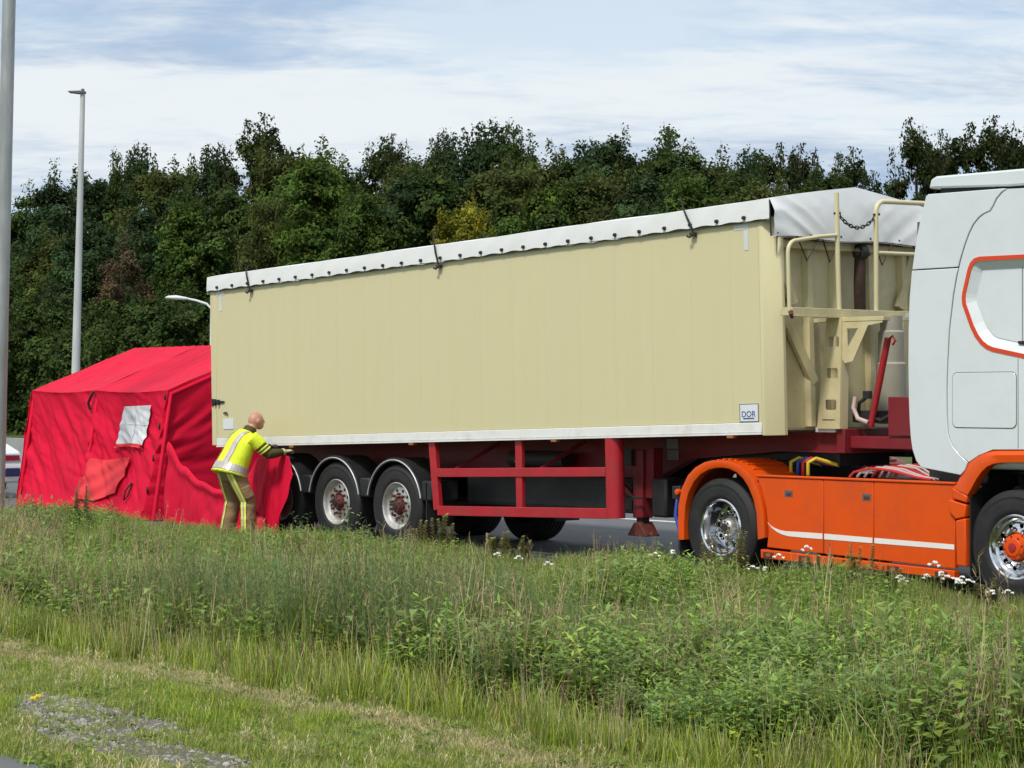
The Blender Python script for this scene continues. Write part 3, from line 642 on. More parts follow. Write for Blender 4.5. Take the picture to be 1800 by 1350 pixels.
# mudguards
for far in (0, 1):
    for xx in (-1.31, 0.0, 1.31):
        Y = (lambda v: v) if not far else (lambda v: 2.5-v)
        R1 = 0.60; A = [math.radians(12+156*i/24) for i in range(25)]
        m = MB()
        m.grid(lambda u, v: (xx+R1*math.cos(A[int(round(u*24))]), Y(0.02+0.42*v), 0.51+R1*math.sin(A[int(round(u*24))])), 24, 1)
        m.grid(lambda u, v: (xx+(R1-0.05*v)*math.cos(A[int(round(u*24))]), Y(0.02), 0.51+(R1-0.05*v)*math.sin(A[int(round(u*24))])), 24, 1)
        g = T(m, 'mudguard', 'black_plastic', box=False, smooth=60)
        T(MB().tube([(xx+(R1-0.03)*math.cos(a), Y(0.012), 0.51+(R1-0.03)*math.sin(a)) for a in A], 0.010, 6), 'mudguard_trim', 'silver_edge', parent=g, box=False, smooth=60)
        T(MB().box(xx+0.55, xx+0.76, min(Y(0.03), Y(0.44)), max(Y(0.03), Y(0.44)), 0.60, 0.84), 'mudguard_link', 'black_plastic', box=False, bev=0.02)
    T(MB().box(1.95, 1.97, min(Y(0.03), Y(0.44)), max(Y(0.03), Y(0.44)), 0.28, 0.82), 'mud_flap', 'rubber', box=False)
for xx in (-1.31, 0.0, 1.31):
    wheel(tr, (xx, 0.035, 0.51), 0.515, 0.385, 'trailer', 1, rot=xx*1.7)
    wheel(tr, (xx, 2.465, 0.51), 0.515, 0.385, 'trailer', -1, rot=xx*0.7)
T(MB().box(-2.9, -2.75, 0.1, 2.4, 0.5, 0.68), 'rear_bumper', 'red_steel', box=False, bev=0.01)

# ------------------------------------------------------------------ tractor unit
tk = thing('tractor_lorry', 'white sleeper-cab lorry with orange skirts and mudguards at the right edge', 'lorry', (9.3, 1.25, 0))
def K(mb, name, m, bev=0.0, smooth=None, parent=None): return mb.build(name, m, parent or tk, bev=bev, smooth=smooth)
AX, FX = 7.0, 10.75
# chassis
for y0 in (0.82, 1.60): K(MB().box(6.1, 11.9, y0, y0+0.08, 0.72, 0.99), 'chassis_rail', 'dark_steel')
K(MB().tube([(AX, 0.3, 0.51), (AX, 2.2, 0.51)], 0.11, 14), 'rear_axle', 'dark_steel', smooth=40)
K(MB().tube([(FX, 0.3, 0.51), (FX, 2.2, 0.51)], 0.07, 12), 'front_axle', 'dark_steel', smooth=40)
K(MB().lathe([(0.0005, 0.06), (0.42, 0.06), (0.44, 0.04), (0.44, 0.0), (0.0005, 0.0)], (7.05, 1.25, 1.14), 32, 'z'), 'fifth_wheel', 'dark_steel', smooth=40)
K(MB().box(6.75, 7.4, 0.75, 1.75, 0.99, 1.14), 'coupling_base', 'dark_steel', bev=0.02)
K(MB().box(7.75, 10.1, 0.30, 2.20, 0.45, 0.985), 'tank_block', 'black_plastic', bev=0.03)
dk = K(MB().box(7.78, 10.15, 0.09, 2.41, 0.992, 1.018), 'deck', 'deck_plate')
K(MB().box(8.55, 9.75, 0.12, 0.52, 1.022, 1.036), 'walkway_plate', 'deck_plate', bev=0.002)
K(MB().box(9.2, 9.95, 0.7, 1.8, 1.022, 1.20), 'gearbox_cover', 'dark_steel', bev=0.03)
for k in range(7):
    y0 = 0.55+0.055*k; m_ = 'hose_pale' if k % 3 else 'hose_red'
    K(MB().tube([(8.32+0.05*k, y0, 1.06), (8.38+0.05*k, y0, 1.11+0.006*k), (8.58+0.05*k, y0+0.02, 1.155+0.006*k), (8.85+0.03*k, y0+0.03, 1.135+0.005*k), (9.15, y0+0.03, 1.08), (9.35, y0+0.03, 1.06)], 0.013, 7), 'air_hose', m_, smooth=60)
for k, (m_, dx) in enumerate((('hose_yellow', 0.0), ('hose_blue', 0.10), ('hose_red', 0.17), ('hose_yellow', 0.24))):
    K(MB().tube([(7.45+dx, 0.62, 1.06), (7.47+dx, 0.60, 1.19), (7.52+dx, 0.66, 1.23), (7.62+dx, 0.9, 1.16)], 0.02, 8), 'coupling_hose', m_, smooth=60)
K(MB().box(8.0, 9.5, 1.85, 2.35, 1.02, 1.42), 'deck_gap_blocker', 'black_plastic', bev=0.03)  # added dark box, blocks the bright field behind the deck gap
K(MB().box(6.9, 7.95, 1.88, 2.30, 1.225, 1.41), 'frame_gap_blocker', 'black_plastic', bev=0.03)  # second added blocker, keeps the gap above the far mudguard dark
# side skirts (near and far)
SK = [(7.60, 1.053), (8.467, 1.052), (9.112, 1.045), (10.085, 1.048)]
bot = lambda x: 0.348-0.028*(x-7.69)
for far in (0, 1):
    Y = (lambda v: v) if not far else (lambda v: 2.5-v)
    ya, yb = sorted((Y(0.012), Y(0.06)))
    for i, (xa, xb) in enumerate(((7.60, 8.463), (8.471, 9.108), (9.116, 10.10))):
        pts = [(xa, 1.05), (xb, 1.05), (xb, bot(xb)), (max(xa, 7.70), bot(max(xa, 7.70)))]
        if i == 0: pts = [(7.56, 1.05), (xb, 1.05), (xb, bot(xb)), (7.70, bot(7.70)), (7.72, 0.50), (7.69, 0.74), (7.62, 0.93)]
        sk = K(MB().prism(pts, ya, yb), 'side_skirt', 'orange_paint', bev=0.007)
        if i < 2 and not far:
            hx = 8.0 if i == 0 else 9.025
            hd = K(MB().box(hx-0.055, hx+0.055, 0.0095, 0.0115, 0.865, 0.93), 'latch_recess', 'seam_dark', parent=sk)
            K(MB().box(hx-0.03, hx+0.035, 0.004, 0.0092, 0.882, 0.908), 'latch_handle', 'rust_hub', parent=sk)
    K(MB().box(7.55, 10.10, min(Y(0.0), Y(0.10)), max(Y(0.0), Y(0.10)), 1.052, 1.075), 'skirt_top_trim', 'orange_paint', bev=0.007)
    K(MB().prism([(7.625, 0.325), (10.10, 0.262), (10.10, 0.185), (7.63, 0.235)], min(Y(-0.006), Y(0.08)), max(Y(-0.006), Y(0.08))), 'skirt_lip', 'orange_paint', bev=0.008)
for xx in (7.74, 8.23, 9.37, 9.95):
    zc_ = 0.280-0.0255*(xx-7.63)-0.004
    lm = K(MB().box(xx-0.075, xx+0.075, -0.0095, -0.0065, zc_-0.028, zc_+0.028), 'step_lamp', 'rust_hub', bev=0.001)
    K(MB().box(xx-0.03, xx+0.03, -0.014, -0.0098, zc_-0.016, zc_+0.016), 'lamp_lens', 'lamp_amber', parent=lm)
# white swoosh
up = [(7.711,0.600),(7.75,0.570),(7.805,0.548),(7.88,0.529),(7.962,0.522),(8.2,0.524),(8.455,0.523)]
dn = [(7.716,0.594),(7.77,0.546),(7.845,0.508),(7.92,0.486),(8.001,0.474),(8.2,0.470),(8.455,0.468)]
K(MB().prism(up+dn[::-1], 0.0085, 0.0115), 'white_stripe', 'stripe_white')
K(MB().prism([(8.479,0.523),(9.10,0.514),(9.10,0.463),(8.479,0.468)], 0.0085, 0.0115), 'white_stripe', 'stripe_white')
K(MB().prism([(9.124,0.514),(10.09,0.502),(10.09,0.455),(9.124,0.463)], 0.0085, 0.0115), 'white_stripe', 'stripe_white')
# rear mudguards of the tractor
fo = [(6.44,0.36),(6.428,0.55),(6.435,0.72),(6.487,0.90),(6.58,1.04),(6.69,1.125),(6.828,1.183),(6.95,1.205),(7.079,1.210),(7.20,1.20),(7.326,1.168),(7.43,1.11),(7.528,1.03),(7.62,0.88),(7.675,0.70),(7.69,0.445)]
fi = [(6.51,0.365),(6.512,0.55),(6.53,0.72),(6.575,0.86),(6.66,0.98),(6.76,1.06),(6.88,1.11),(6.97,1.128),(7.08,1.134),(7.18,1.125),(7.29,1.09),(7.38,1.03),(7.455,0.95),(7.53,0.82),(7.57,0.68),(7.59,0.42)]
for far in (0, 1):
    Y = (lambda v: v) if not far else (lambda v: 2.5-v)
    m = MB(); n = len(fo)
    for a, b in ((fo, fi),):
        V = [(p[0], Y(-0.012), p[1]) for p in fo]+[(p[0], Y(-0.018), p[1]) for p in [((a[0]+b[0])/2, (a[1]+b[1])/2) for a, b in zip(fo, fi)]]+[(p[0], Y(-0.004), p[1]) for p in fi]+[(p[0], Y(0.09), p[1]) for p in fi]
        m.add(V, [(r*n+i, r*n+i+1, (r+1)*n+i+1, (r+1)*n+i) for r in range(3) for i in range(n-1)])
    V = [(p[0], Y(-0.012), p[1]) for p in fo]+[(p[0], Y(0.66), p[1]) for p in fo]+[(p[0]*0.995+7.05*0.005, Y(0.66), p[1]-0.01) for p in fo]
    m.add(V, [(r*n+i, r*n+i+1, (r+1)*n+i+1, (r+1)*n+i) for r in range(2) for i in range(n-1)])
    mg = K(m, 'mudguard', 'orange_paint', smooth=50)
    for i in range(9):
        t = 6.9+0.085*i
        zt = np.interp(t, [p[0] for p in fo], [p[1] for p in fo])
        y0, y1 = sorted((Y(0.10), Y(0.62)))
        K(MB().box(t-0.012, t+0.012, y0, y1, zt-0.006, zt+0.016), 'mudguard_rib', 'orange_paint', parent=mg, bev=0.006)
    y0, y1 = sorted((Y(0.02), Y(0.62)))
    K(MB().box(6.40, 6.425, y0, y1, 0.18, 0.62), 'mud_flap', 'rubber')
tl = MB(); tl.lathe([(0.0005,-0.03),(0.03,-0.025),(0.035,0.0),(0.035,0.06)], (6.40, 0.02, 0.86), 10); K(tl, 'side_marker', 'orange_paint', smooth=40)
K(MB().box(6.30, 6.42, 0.02, 0.5, 0.78, 0.92), 'tail_lamp_unit', 'black_plastic', bev=0.01)
K(MB().tube([(6.28, 0.3, 0.86), (6.2, 0.2, 0.80), (6.22, 0.15, 0.6), (6.3, 0.15, 0.42)], 0.022, 8), 'rear_hose', 'hose_blue', smooth=60)
for side, yo, yi in ((1, 0.03, 0.36), (-1, 2.47, 2.14)):
    wheel(tk, (AX, yo, 0.51), 0.51, 0.305, 'drive', side, rot=0.4)
    K(MB().lathe(tyre_prof(0.51, 0.305, 0.288), (AX, yi if side > 0 else yi-0.305, 0.51), 48), 'inner_tyre', 'rubber', smooth=40)
    wheel(tk, (FX, yo, 0.51), 0.515, 0.335, 'front', side, rot=0.2)
# cab
hexo = [(11.30,3.125),(10.395,3.135),(10.335,3.122),(10.290,3.085),(10.262,3.03),(10.199,2.815),(10.193,2.76),(10.199,2.705),(10.29,2.496),(10.345,2.405),(10.407,2.338),(10.47,2.295),(10.542,2.269),(11.20,2.145),(11.42,2.25),(11.46,2.4),(11.40,3.02)]
def inset(poly, d):
    out = []; n = len(poly)
    cx = sum(p[0] for p in poly)/n; cz = sum(p[1] for p in poly)/n
    for i in range(n):
        a = Vector(poly[i-1]); b = Vector(poly[i]); c = Vector(poly[(i+1) % n])
        e1 = (b-a).normalized(); e2 = (c-b).normalized()
        n1 = Vector((-e1.y, e1.x)); n2 = Vector((-e2.y, e2.x)); nn = (n1+n2)
        nn.normalize()
        if nn.dot(Vector((cx, cz))-b) < 0: nn = -nn
        out.append((b.x+nn.x*d, b.y+nn.y*d))
    return out
hexs = inset(hexo, 0.040); hexi = inset(hexo, 0.125)
seam = [(10.269,1.266),(10.19,1.315),(10.117,1.377),(10.065,1.45),(10.038,1.522),(10.025,1.70),(10.023,1.95),(10.032,2.162),(10.053,2.476),(10.1,2.789),(10.14,2.97),(10.186,3.125),(10.235,3.25),(10.285,3.354),(10.335,3.43),(10.396,3.487),(10.45,3.517),(10.525,3.54),(10.56,3.585),(10.60,3.65),(10.66,3.70),(10.717,3.727)]
frontc = [(11.62,3.70),(11.80,3.25),(11.98,2.55),(12.10,1.95),(12.12,1.05),(11.45,1.02),(11.40,1.17),(11.30,1.30),(11.15,1.375),(10.889,1.392),(10.541,1.385),(10.38,1.33)]
cab = K(MB().box(10.03, 11.9, 0.08, 2.42, 1.20, 3.55), 'cab_body', 'white_cab', bev=0.05)
for far in (0, 1):
    Y = (lambda v: v) if not far else (lambda v: 2.5-v)
    if not far:
        K(MB().plate(seam+frontc, [hexo], Y(0.0), Y(0.07)), 'cab_side', 'white_cab', smooth=30)
        K(MB().plate(hexo, [hexs], Y(-0.006), Y(0.05)), 'window_outline', 'orange_stripe')
        rv = MB(); nn_ = len(hexs)
        rv.add([(p[0], 0.002, p[1]) for p in hexs]+[(p[0], 0.06, p[1]) for p in hexi], [(i, (i+1) % nn_, (i+1) % nn_+nn_, i+nn_) for i in range(nn_)])
        K(rv, 'recess_reveal', 'white_cab')
        hp = K(MB().prism(hexi, 0.052, 0.075), 'recess_panel', 'white_cab', bev=0.004)
        K(MB().box(10.83, 10.838, 0.0505, 0.053, 2.33, 3.02), 'panel_seam', 'seam_dark', parent=hp)
        K(MB().box(10.822, 10.828, -0.0012, 0.001, 1.40, 2.20), 'door_seam', 'seam_dark')
        K(MB().box(10.80, 10.90, 0.03, 0.0515, 2.335, 2.36), 'window_catch', 'black_plastic', parent=hp)
        K(MB().prism(rr(10.445, 1.83, 0.72, 0.50, 0.05, 4), -0.007, 0.0), 'locker_hatch', 'white_cab', bev=0.003)
        K(MB().plate(rr(10.445, 1.83, 0.734, 0.514, 0.055, 4), [rr(10.445, 1.83, 0.721, 0.501, 0.05, 4)], -0.001, 0.004), 'hatch_seam', 'seam_dark')
    else:
        K(MB().plate(seam+frontc, [], Y(0.0), Y(0.07)), 'cab_side', 'white_cab', smooth=30)
    # side fairings behind the cab
    g = 0.013
    sm = [(p[0]-g, p[1]+0.004) for p in seam]
    up_i = [p for p in sm if p[1] > 3.06]; lo_i = [p for p in sm if p[1] <= 3.04]
    xs_at = lambda z: np.interp(z, [p[1] for p in seam], [p[0] for p in seam])-g
    upper = [(9.603,3.052),(xs_at(3.052), 3.052)]+up_i+[(10.66,3.735),(9.80,3.745),(9.772,3.728),(9.70,3.50),(9.655,3.33)]
    lower = [(9.60,3.042),(9.572,2.80),(9.557,2.5),(9.555,2.167),(9.56,1.85),(9.57,1.634),(9.583,1.48),(9.604,1.367),(9.65,1.26),(9.713,1.20),(10.175,1.143),(10.225,1.19),(10.255,1.262)]+lo_i[1:]+[(xs_at(3.042), 3.042)]
    y0, y1 = sorted((Y(-0.004), Y(0.05)))
    K(MB().prism(upper, y0, y1), 'side_fairing', 'white_cab', bev=0.006)
    K(MB().prism(lower, y0, y1), 'side_fairing', 'white_cab', bev=0.006)
    y0, y1 = sorted((Y(0.052), Y(0.10)))
    K(MB().box(9.62, 10.05, y0, y1, 1.25, 3.5), 'fairing_frame', 'seam_dark')
# roof and spoiler
K(MB().prism([(10.0,3.55),(10.05,3.70),(10.7,3.735),(11.55,3.70),(11.70,3.55)], 0.10, 2.40), 'cab_roof', 'white_cab', bev=0.04)
K(MB().prism([(9.775,3.80),(9.80,3.885),(9.86,3.91),(10.9,3.90),(11.3,3.84),(11.45,3.74),(11.3,3.745),(10.7,3.755),(9.85,3.80)], 0.03, 2.47), 'roof_spoiler', 'white_cab', bev=0.018)
K(MB().box(9.86, 10.5, 0.10, 2.40, 3.74, 3.80), 'spoiler_bracket', 'black_plastic')
# front of the cab (outside the picture)
K(MB().prism([(11.92,2.50),(11.94,2.52),(11.66,3.42),(11.64,3.40)], 0.12, 2.38), 'windscreen', 'glass_dark')
K(MB().prism([(11.9,1.05),(12.14,1.05),(12.12,1.95),(11.95,2.50),(11.9,2.50)], 0.07, 2.43), 'cab_front', 'white_cab', bev=0.03)
K(MB().box(12.13, 12.16, 0.45, 2.05, 1.1, 2.2), 'grille', 'black_plastic', bev=0.02)
bp_ = K(MB().prism([(11.45,0.30),(12.16,0.28),(12.22,0.5),(12.18,1.03),(11.46,1.00)], 0.0, 2.5), 'bumper', 'orange_paint', bev=0.04)
for y0 in (0.15, 2.0): K(MB().box(12.19, 12.225, y0, y0+0.35, 0.62, 0.8), 'headlight', 'glass_dark', parent=bp_, bev=0.01)
# front wheel arch, orange
ao = [(10.085,1.03),(10.13,1.09),(10.19,1.19),(10.26,1.285),(10.33,1.335),(10.42,1.372),(10.55,1.388),(10.9,1.396),(11.15,1.38),(11.30,1.30),(11.40,1.17),(11.45,1.02)]
ai = [(10.262,0.965),(10.30,1.02),(10.36,1.11),(10.42,1.18),(10.48,1.228),(10.55,1.255),(10.64,1.27),(10.88,1.278),(11.08,1.26),(11.19,1.19),(11.27,1.08),(11.30,1.0)]
for far in (0, 1):
    Y = (lambda v: v) if not far else (lambda v: 2.5-v)
    n = len(ao); m = MB()
    mid = [(a[0]*0.55+b[0]*0.45, a[1]*0.55+b[1]*0.45) for a, b in zip(ao, ai)]
    V = [(p[0], Y(0.02), p[1]) for p in ao]+[(p[0], Y(-0.018), p[1]) for p in mid]+[(p[0], Y(-0.010), p[1]) for p in ai]+[(p[0], Y(0.10), p[1]) for p in ai]
    m.add(V, [(r*n+i, r*n+i+1, (r+1)*n+i+1, (r+1)*n+i) for r in range(3) for i in range(n-1)])
    K(m, 'front_mudguard', 'orange_paint', smooth=35)
    K(MB().grid(lambda u, v: (FX+0.60*math.cos(math.pi*(0.06+0.92*u)), Y(0.06+0.5*v), 0.58+0.60*math.sin(math.pi*(0.06+0.92*u))), 24, 1), 'wheel_arch_liner', 'black_plastic', smooth=60)
    y0, y1 = sorted((Y(-0.016), Y(0.08)))
    K(MB().prism([(10.085,1.026),(10.258,0.955),(10.25,0.89),(10.085,0.925)], y0, y1), 'mudguard_step', 'orange_paint', bev=0.012)
    K(MB().prism([(10.045,0.915),(10.245,0.875),(10.235,0.76),(10.125,0.735),(10.05,0.80)], y0, y1), 'mudguard_step', 'orange_paint', bev=0.012)
    K(MB().prism([(10.125,0.725),(10.238,0.75),(10.25,0.305),(10.135,0.315)], y0, y1), 'mudguard_tail', 'orange_paint', bev=0.012)
K(MB().box(10.262, 10.275, 0.02, 0.5, 0.22, 0.95), 'inner_liner', 'black_plastic')
K(MB().lathe([(0.03, 0), (0.11, 0.02), (0.12, 0.18), (0.0005, 0.19)], (10.66, 0.32, 1.12), 18), 'air_bellow', 'dark_steel', smooth=40)
K(MB().box(10.19, 10.27, 0.05, 0.12, 1.10, 1.20), 'rear_reflector', 'red_steel')
K(MB().box(9.62, 10.1, 0.6, 1.9, 1.205, 1.35), 'cab_suspension_beam', 'red_steel', bev=0.02)

# ------------------------------------------------------------------ red tent
tent = thing('inflatable_tent', 'red emergency tent with a white window pitched behind the trailer', 'tent', (-7.6, 2.4, 0))
E0, E1 = -9.72, -5.29          # eave ends along the trailer axis
YE, YB = 0.65, 0.38            # eave and base of the near wall
ZE, ZR, YRD = 1.96, 2.69, 2.55
from mathutils import noise as mnoise
def aniso(x_, z_, ang, along, across, k):
    """ridged folds running along direction ang (radians from the horizontal, in metres)"""
    c_, s_ = math.cos(ang), math.sin(ang); p = (x_*c_+z_*s_)*along; q = (-x_*s_+z_*c_)*across
    n1 = mnoise.noise((p, q, k)); n2 = mnoise.noise((p*1.7+5, q*2.3, k+9.1))
    return (1-2*abs(n1))*0.6+0.4*n2
def wrinkle(u, v, k):
    x_ = u*2.2; z_ = (1-v)*1.95
    w_ = math.sin(min(1, v*1.05)*math.pi)**0.5 if 0 < v < 0.95 else 0.0
    return (0.075*aniso(x_, z_, math.radians(-40), 0.55, 2.6, k*3.7)+0.040*aniso(x_, z_, math.radians(-52), 0.9, 6.0, k*3.7+20)+0.020*aniso(x_, z_, math.radians(-22), 1.2, 9.0, k*3.7+40))*w_
def near_wall(x0, x1, b0, b1, k):
    def fn(u, v):
        xt = x0+(x1-x0)*u; xb = b0+(b1-b0)*u
        zt = ZE-0.035*math.sin(u*math.pi); s = 0.05*math.sin(v*math.pi)*math.sin(u*math.pi)
        zb = 0.03+0.07*math.sin(u*5+k)**2
        return (xt*(1-v)+xb*v, YE*(1-v)+YB*v+s+wrinkle(u, v, k)*1.1, zt*(1-v)+zb*v)
    return fn
XS = -7.55
tent_wall_a = MB().grid(near_wall(E0, XS, E0-0.06, XS-0.02, 0.3), 90, 60).build('tent_wall', 'red_cloth', tent, smooth=80)
tent_wall_b = MB().grid(near_wall(XS, E1, XS-0.02, E1-0.33, 1.9), 90, 60).build('tent_wall', 'red_cloth', tent, smooth=80)
def roof_fn(x0, x1, y0, y1, k):
    def fn(u, v):
        xa = x0+(x1-x0)*u; z = ZE+(ZR-ZE)*v
        sag = -0.05*math.sin(u*math.pi)*math.sin(v*math.pi)-0.035*math.sin(u*math.pi)*(1-v)
        xx = xa+(0.0 if y0 < 2 else 0)
        return (xx, y0+(y1-y0)*v, z+sag+0.006*math.sin(u*23+v*11+k)*math.sin(v*math.pi)+0.004*math.sin(u*51))
    return fn
for xa, xb, k in ((E0, XS, 0), (XS, E1, 2)):
    MB().grid(roof_fn(xa, xb, YE, YRD, k), 40, 30).build('tent_roof', 'red_cloth', tent, smooth=80)
    MB().grid(roof_fn(xa, xb, 2*YRD-YE, YRD, k), 40, 30).build('tent_roof', 'red_cloth', tent, smooth=80)
MB().grid(near_wall(E0, E1, E0-0.06, E1-0.1, 1.0), 60, 30).xf(Matrix.Translation((0, 2*YRD, 0)) @ Matrix.Scale(-1, 4, (0, 1, 0))).build('tent_wall', 'red_cloth', tent, smooth=80)
def gable(xt, xb, k, sg):
    def fn(u, v):
        y = YE+(2*YRD-2*YE)*u; yb = YB+(2*YRD-2*YB)*u
        zt = ZE+(ZR-ZE)*(1-abs(u-0.5)*2)
        a_ = math.radians(28-45*v); w = (0.09*aniso(u*4, (1-v)*2, a_, 0.5, 3.2, k*5+3)+0.03*aniso(u*4, (1-v)*2, a_, 0.9, 7.0, k*5+60))*math.sin(min(1, max(0, v)*1.05)*math.pi)**0.6
        return (xt*(1-v)+(xb+0.33*(0 if sg < 0 else -math.exp(-u*14)))*v+sg*w, y*(1-v)+yb*v, zt*(1-v)+0.02*v)
    return fn
MB().grid(gable(E1, E1, 0.5, 1), 130, 70).build('tent_end', 'red_cloth', tent, smooth=80)
MB().grid(gable(E0, E0-0.06, 2.5, -1), 60, 40).build('tent_end', 'red_cloth', tent, smooth=80)
for xx in (E0, XS, E1):
    MB().tube([(xx, YB+0.03, 0.05), (xx, YE+0.05, ZE-0.06), (xx, YRD, ZR-0.08), (xx, 2*YRD-YE-0.05, ZE-0.06), (xx, 2*YRD-YB-0.03, 0.05)], 0.035, 10).build('tent_frame', 'red_cloth', tent, smooth=60)
# window, flap, strap loops
def on_wall(xx, z, off=0.03):
    v = (ZE-z)/(ZE-0.05); u = (xx-XS)/(E1-XS) if xx > XS else (xx-E0)/(XS-E0)
    p = near_wall(XS, E1, XS-0.02, E1-0.33, 1.9)(u, v) if xx > XS else near_wall(E0, XS, E0-0.06, XS-0.02, 0.3)(u, v)
    return (p[0], p[1]-off, p[2])
def quad_on_wall(c4, nu, nv, off, wob=0.008):
    def fn(u, v):
        a = Vector(c4[0])*(1-u)*(1-v)+Vector(c4[1])*u*(1-v)+Vector(c4[2])*u*v+Vector(c4[3])*(1-u)*v
        p = on_wall(a.x, a.y, off); return (p[0], p[1]+wob*math.sin(u*9+v*7)*math.sin(v*6), p[2])
    return fn
wq = [(-6.60,1.735),(-5.74,1.755),(-5.80,1.14),(-6.72,1.13)]
win = MB().grid(quad_on_wall(wq, 30, 24, 0.035, 0.006), 30, 24).build('tent_window', 'window_film', tent, smooth=80)
wf = MB()
wf.grid(quad_on_wall([(-6.75,1.145),(-5.79,1.155),(-5.80,1.10),(-6.78,1.09)], 20, 3, 0.055, 0.012), 20, 3); wf.build('window_roll', 'red_flap', win, smooth=80)
m = MB()
m.tube([on_wall(-6.19+0.0*t, 1.74-0.6*t, 0.040) for t in [i/10 for i in range(11)]], 0.004, 5); m.tube([on_wall(-6.65+0.88*t, 1.45, 0.040) for t in [i/10 for i in range(11)]], 0.003, 5)
m.build('window_cross', 'tape_grey', win, smooth=60)
fq = [(-7.40,0.89),(-6.20,0.93),(-6.35,0.36),(-7.75,0.20)]
MB().grid(quad_on_wall(fq, 30, 20, 0.045, 0.02), 30, 20).build('tent_flap', 'red_flap', tent, smooth=80)
MB().tube([on_wall(-5.95, 0.55, 0.03), on_wall(-6.0, 0.42, 0.06), on_wall(-5.97, 0.28, 0.05), on_wall(-5.9, 0.35, 0.05), on_wall(-5.93, 0.55, 0.03)], 0.012, 6).build('guy_loop', 'black_rubber_strap', tent, smooth=60)
MB().tube([(XS, YE-0.02, ZE-0.02), (XS-0.03, YE-0.06, ZE-0.10), (XS-0.10, YE-0.07, ZE-0.20), (XS-0.06, YE-0.06, ZE-0.30)], 0.022, 6).build('guy_strap', 'black_rubber_strap', tent, smooth=60)
for t in (0.02, 0.25, 0.5, 0.75):
    MB().tube([(E1-0.02-0.3*t, YE-0.03-0.24*t, ZE-1.9*t-0.02), (E1+0.01-0.3*t, YE-0.05-0.24*t, ZE-1.9*t-0.06), (E1-0.02-0.3*t, YE-0.03-0.24*t, ZE-1.9*t-0.11)], 0.014, 6).build('corner_toggle', 'black_rubber_strap', tent, smooth=60)

# ------------------------------------------------------------------ loose red sheet between tent and trailer
path = [(-4.93,0.48),(-4.3,0.38),(-3.6,0.24),(-2.95,0.12),(-2.4,0.02),(-1.95,-0.08),(-1.55,-0.12),(-1.15,-0.12),(-0.85,-0.12),(-0.68,-0.16)]
tops = [1.20,0.86,0.67,0.58,0.58,0.80,1.05,1.14,1.08,0.86]
def sheet(u, v):
    t = u*(len(path)-1); i = min(int(t), len(path)-2); f = t-i
    f2 = f*f*(3-2*f)
    x_ = path[i][0]*(1-f)+path[i+1][0]*f; y_ = path[i][1]*(1-f)+path[i+1][1]*f; zt = tops[i]*(1-f2)+tops[i+1]*f2
    fold = (0.10*mnoise.noise((u*13, v*0.7, 2.0))+0.06*mnoise.noise((u*31, v*1.1-u*4, 5.0)))*(0.04+0.96*v)+0.02*mnoise.noise((u*60, v*4, 7.0))*min(1.0, v*4)
    sag = -0.09*math.sin(v*math.pi*0.5)
    roll = 0.0
    if u < 0.45: roll = -0.06*math.exp(-((v-0.08)/0.12)**2)
    zb = 0.015
    z = zt*(1-v)+zb*v
    if u > 0.6: x_ += -0.20*v*max(0, (u-0.72)/0.28)
    return (x_+0.015*math.sin(v*9+u*30)*min(1.0, v*4), y_+fold*(1.0 if u > 0.5 else 0.7)+sag+roll, z)
sh = MB().grid(sheet, 220, 46).build('red_sheet', 'red_cloth', smooth=80)
tag(sh, 'loose red sheet hanging from the trailer rail to the tent beside the firefighter', 'sheet')
sld = sh.modifiers.new('thickness', 'SOLIDIFY'); sld.thickness = 0.004

# ------------------------------------------------------------------ red kit bag with white label at the firefighter's feet
kb = thing('kit_bag', 'small bright red kit bag with white label beside the firefighter\'s boots', 'bag', (-1.14, -0.44, 0))
KB = Matrix.Translation((-1.14, -0.44, 0)) @ Matrix.Scale(0.85, 4) @ Matrix.Translation((1.22, 0.42, 0))
MB().lathe([(0.0005,0.0),(0.14,0.0),(0.16,0.03),(0.165,0.12),(0.155,0.26),(0.12,0.33),(0.05,0.36),(0.0005,0.362)], (-1.22,-0.42,0.0), 20, 'z').xf(KB).build('bag_body', 'red_flap', kb, smooth=60)
MB().grid(lambda u, v: (-1.22+0.168*math.cos(math.radians(-112+62*u)), -0.42+0.168*math.sin(math.radians(-112+62*u)), 0.10+0.10*v), 8, 2).xf(KB).build('bag_label', 'sign_white', kb, smooth=60)
MB().tube([(-1.28,-0.42,0.34),(-1.26,-0.42,0.42),(-1.18,-0.42,0.42),(-1.16,-0.42,0.34)], 0.012, 7).xf(KB).build('bag_handle', 'black_rubber_strap', kb, smooth=60)

# ------------------------------------------------------------------ firefighter
PA = math.radians(84); PO = Vector((-1.28, -0.64, 0.0))
PM = Matrix.Translation(PO) @ Matrix.Rotation(PA, 4, 'Z') @ Matrix.Diagonal((1.08, 1.13, 1.0, 1.0))        # local +X forward, +Y to his left
def loft(mb, rings, n=16, side=(0, 1, 0)):
    """rings: (centre, radius across, radius fore-aft); closed with small caps"""
    P = [Vector(r[0]) for r in rings]; m = len(P); V = []
    for i, (c, ra, rb) in enumerate(rings):
        t = (P[min(i+1, m-1)]-P[max(i-1, 0)]).normalized(); a = Vector(side); a = (a-t*a.dot(t)).normalized(); b = t.cross(a)
        V += [P[i]+a*ra*math.cos(2*math.pi*k/n)+b*rb*math.sin(2*math.pi*k/n) for k in range(n)]
    F = [(i*n+k, i*n+(k+1) % n, (i+1)*n+(k+1) % n, (i+1)*n+k) for i in range(m-1) for k in range(n)]
    F += [tuple(range(n))[::-1], tuple(range((m-1)*n, m*n))]
    mb.add(V, F)
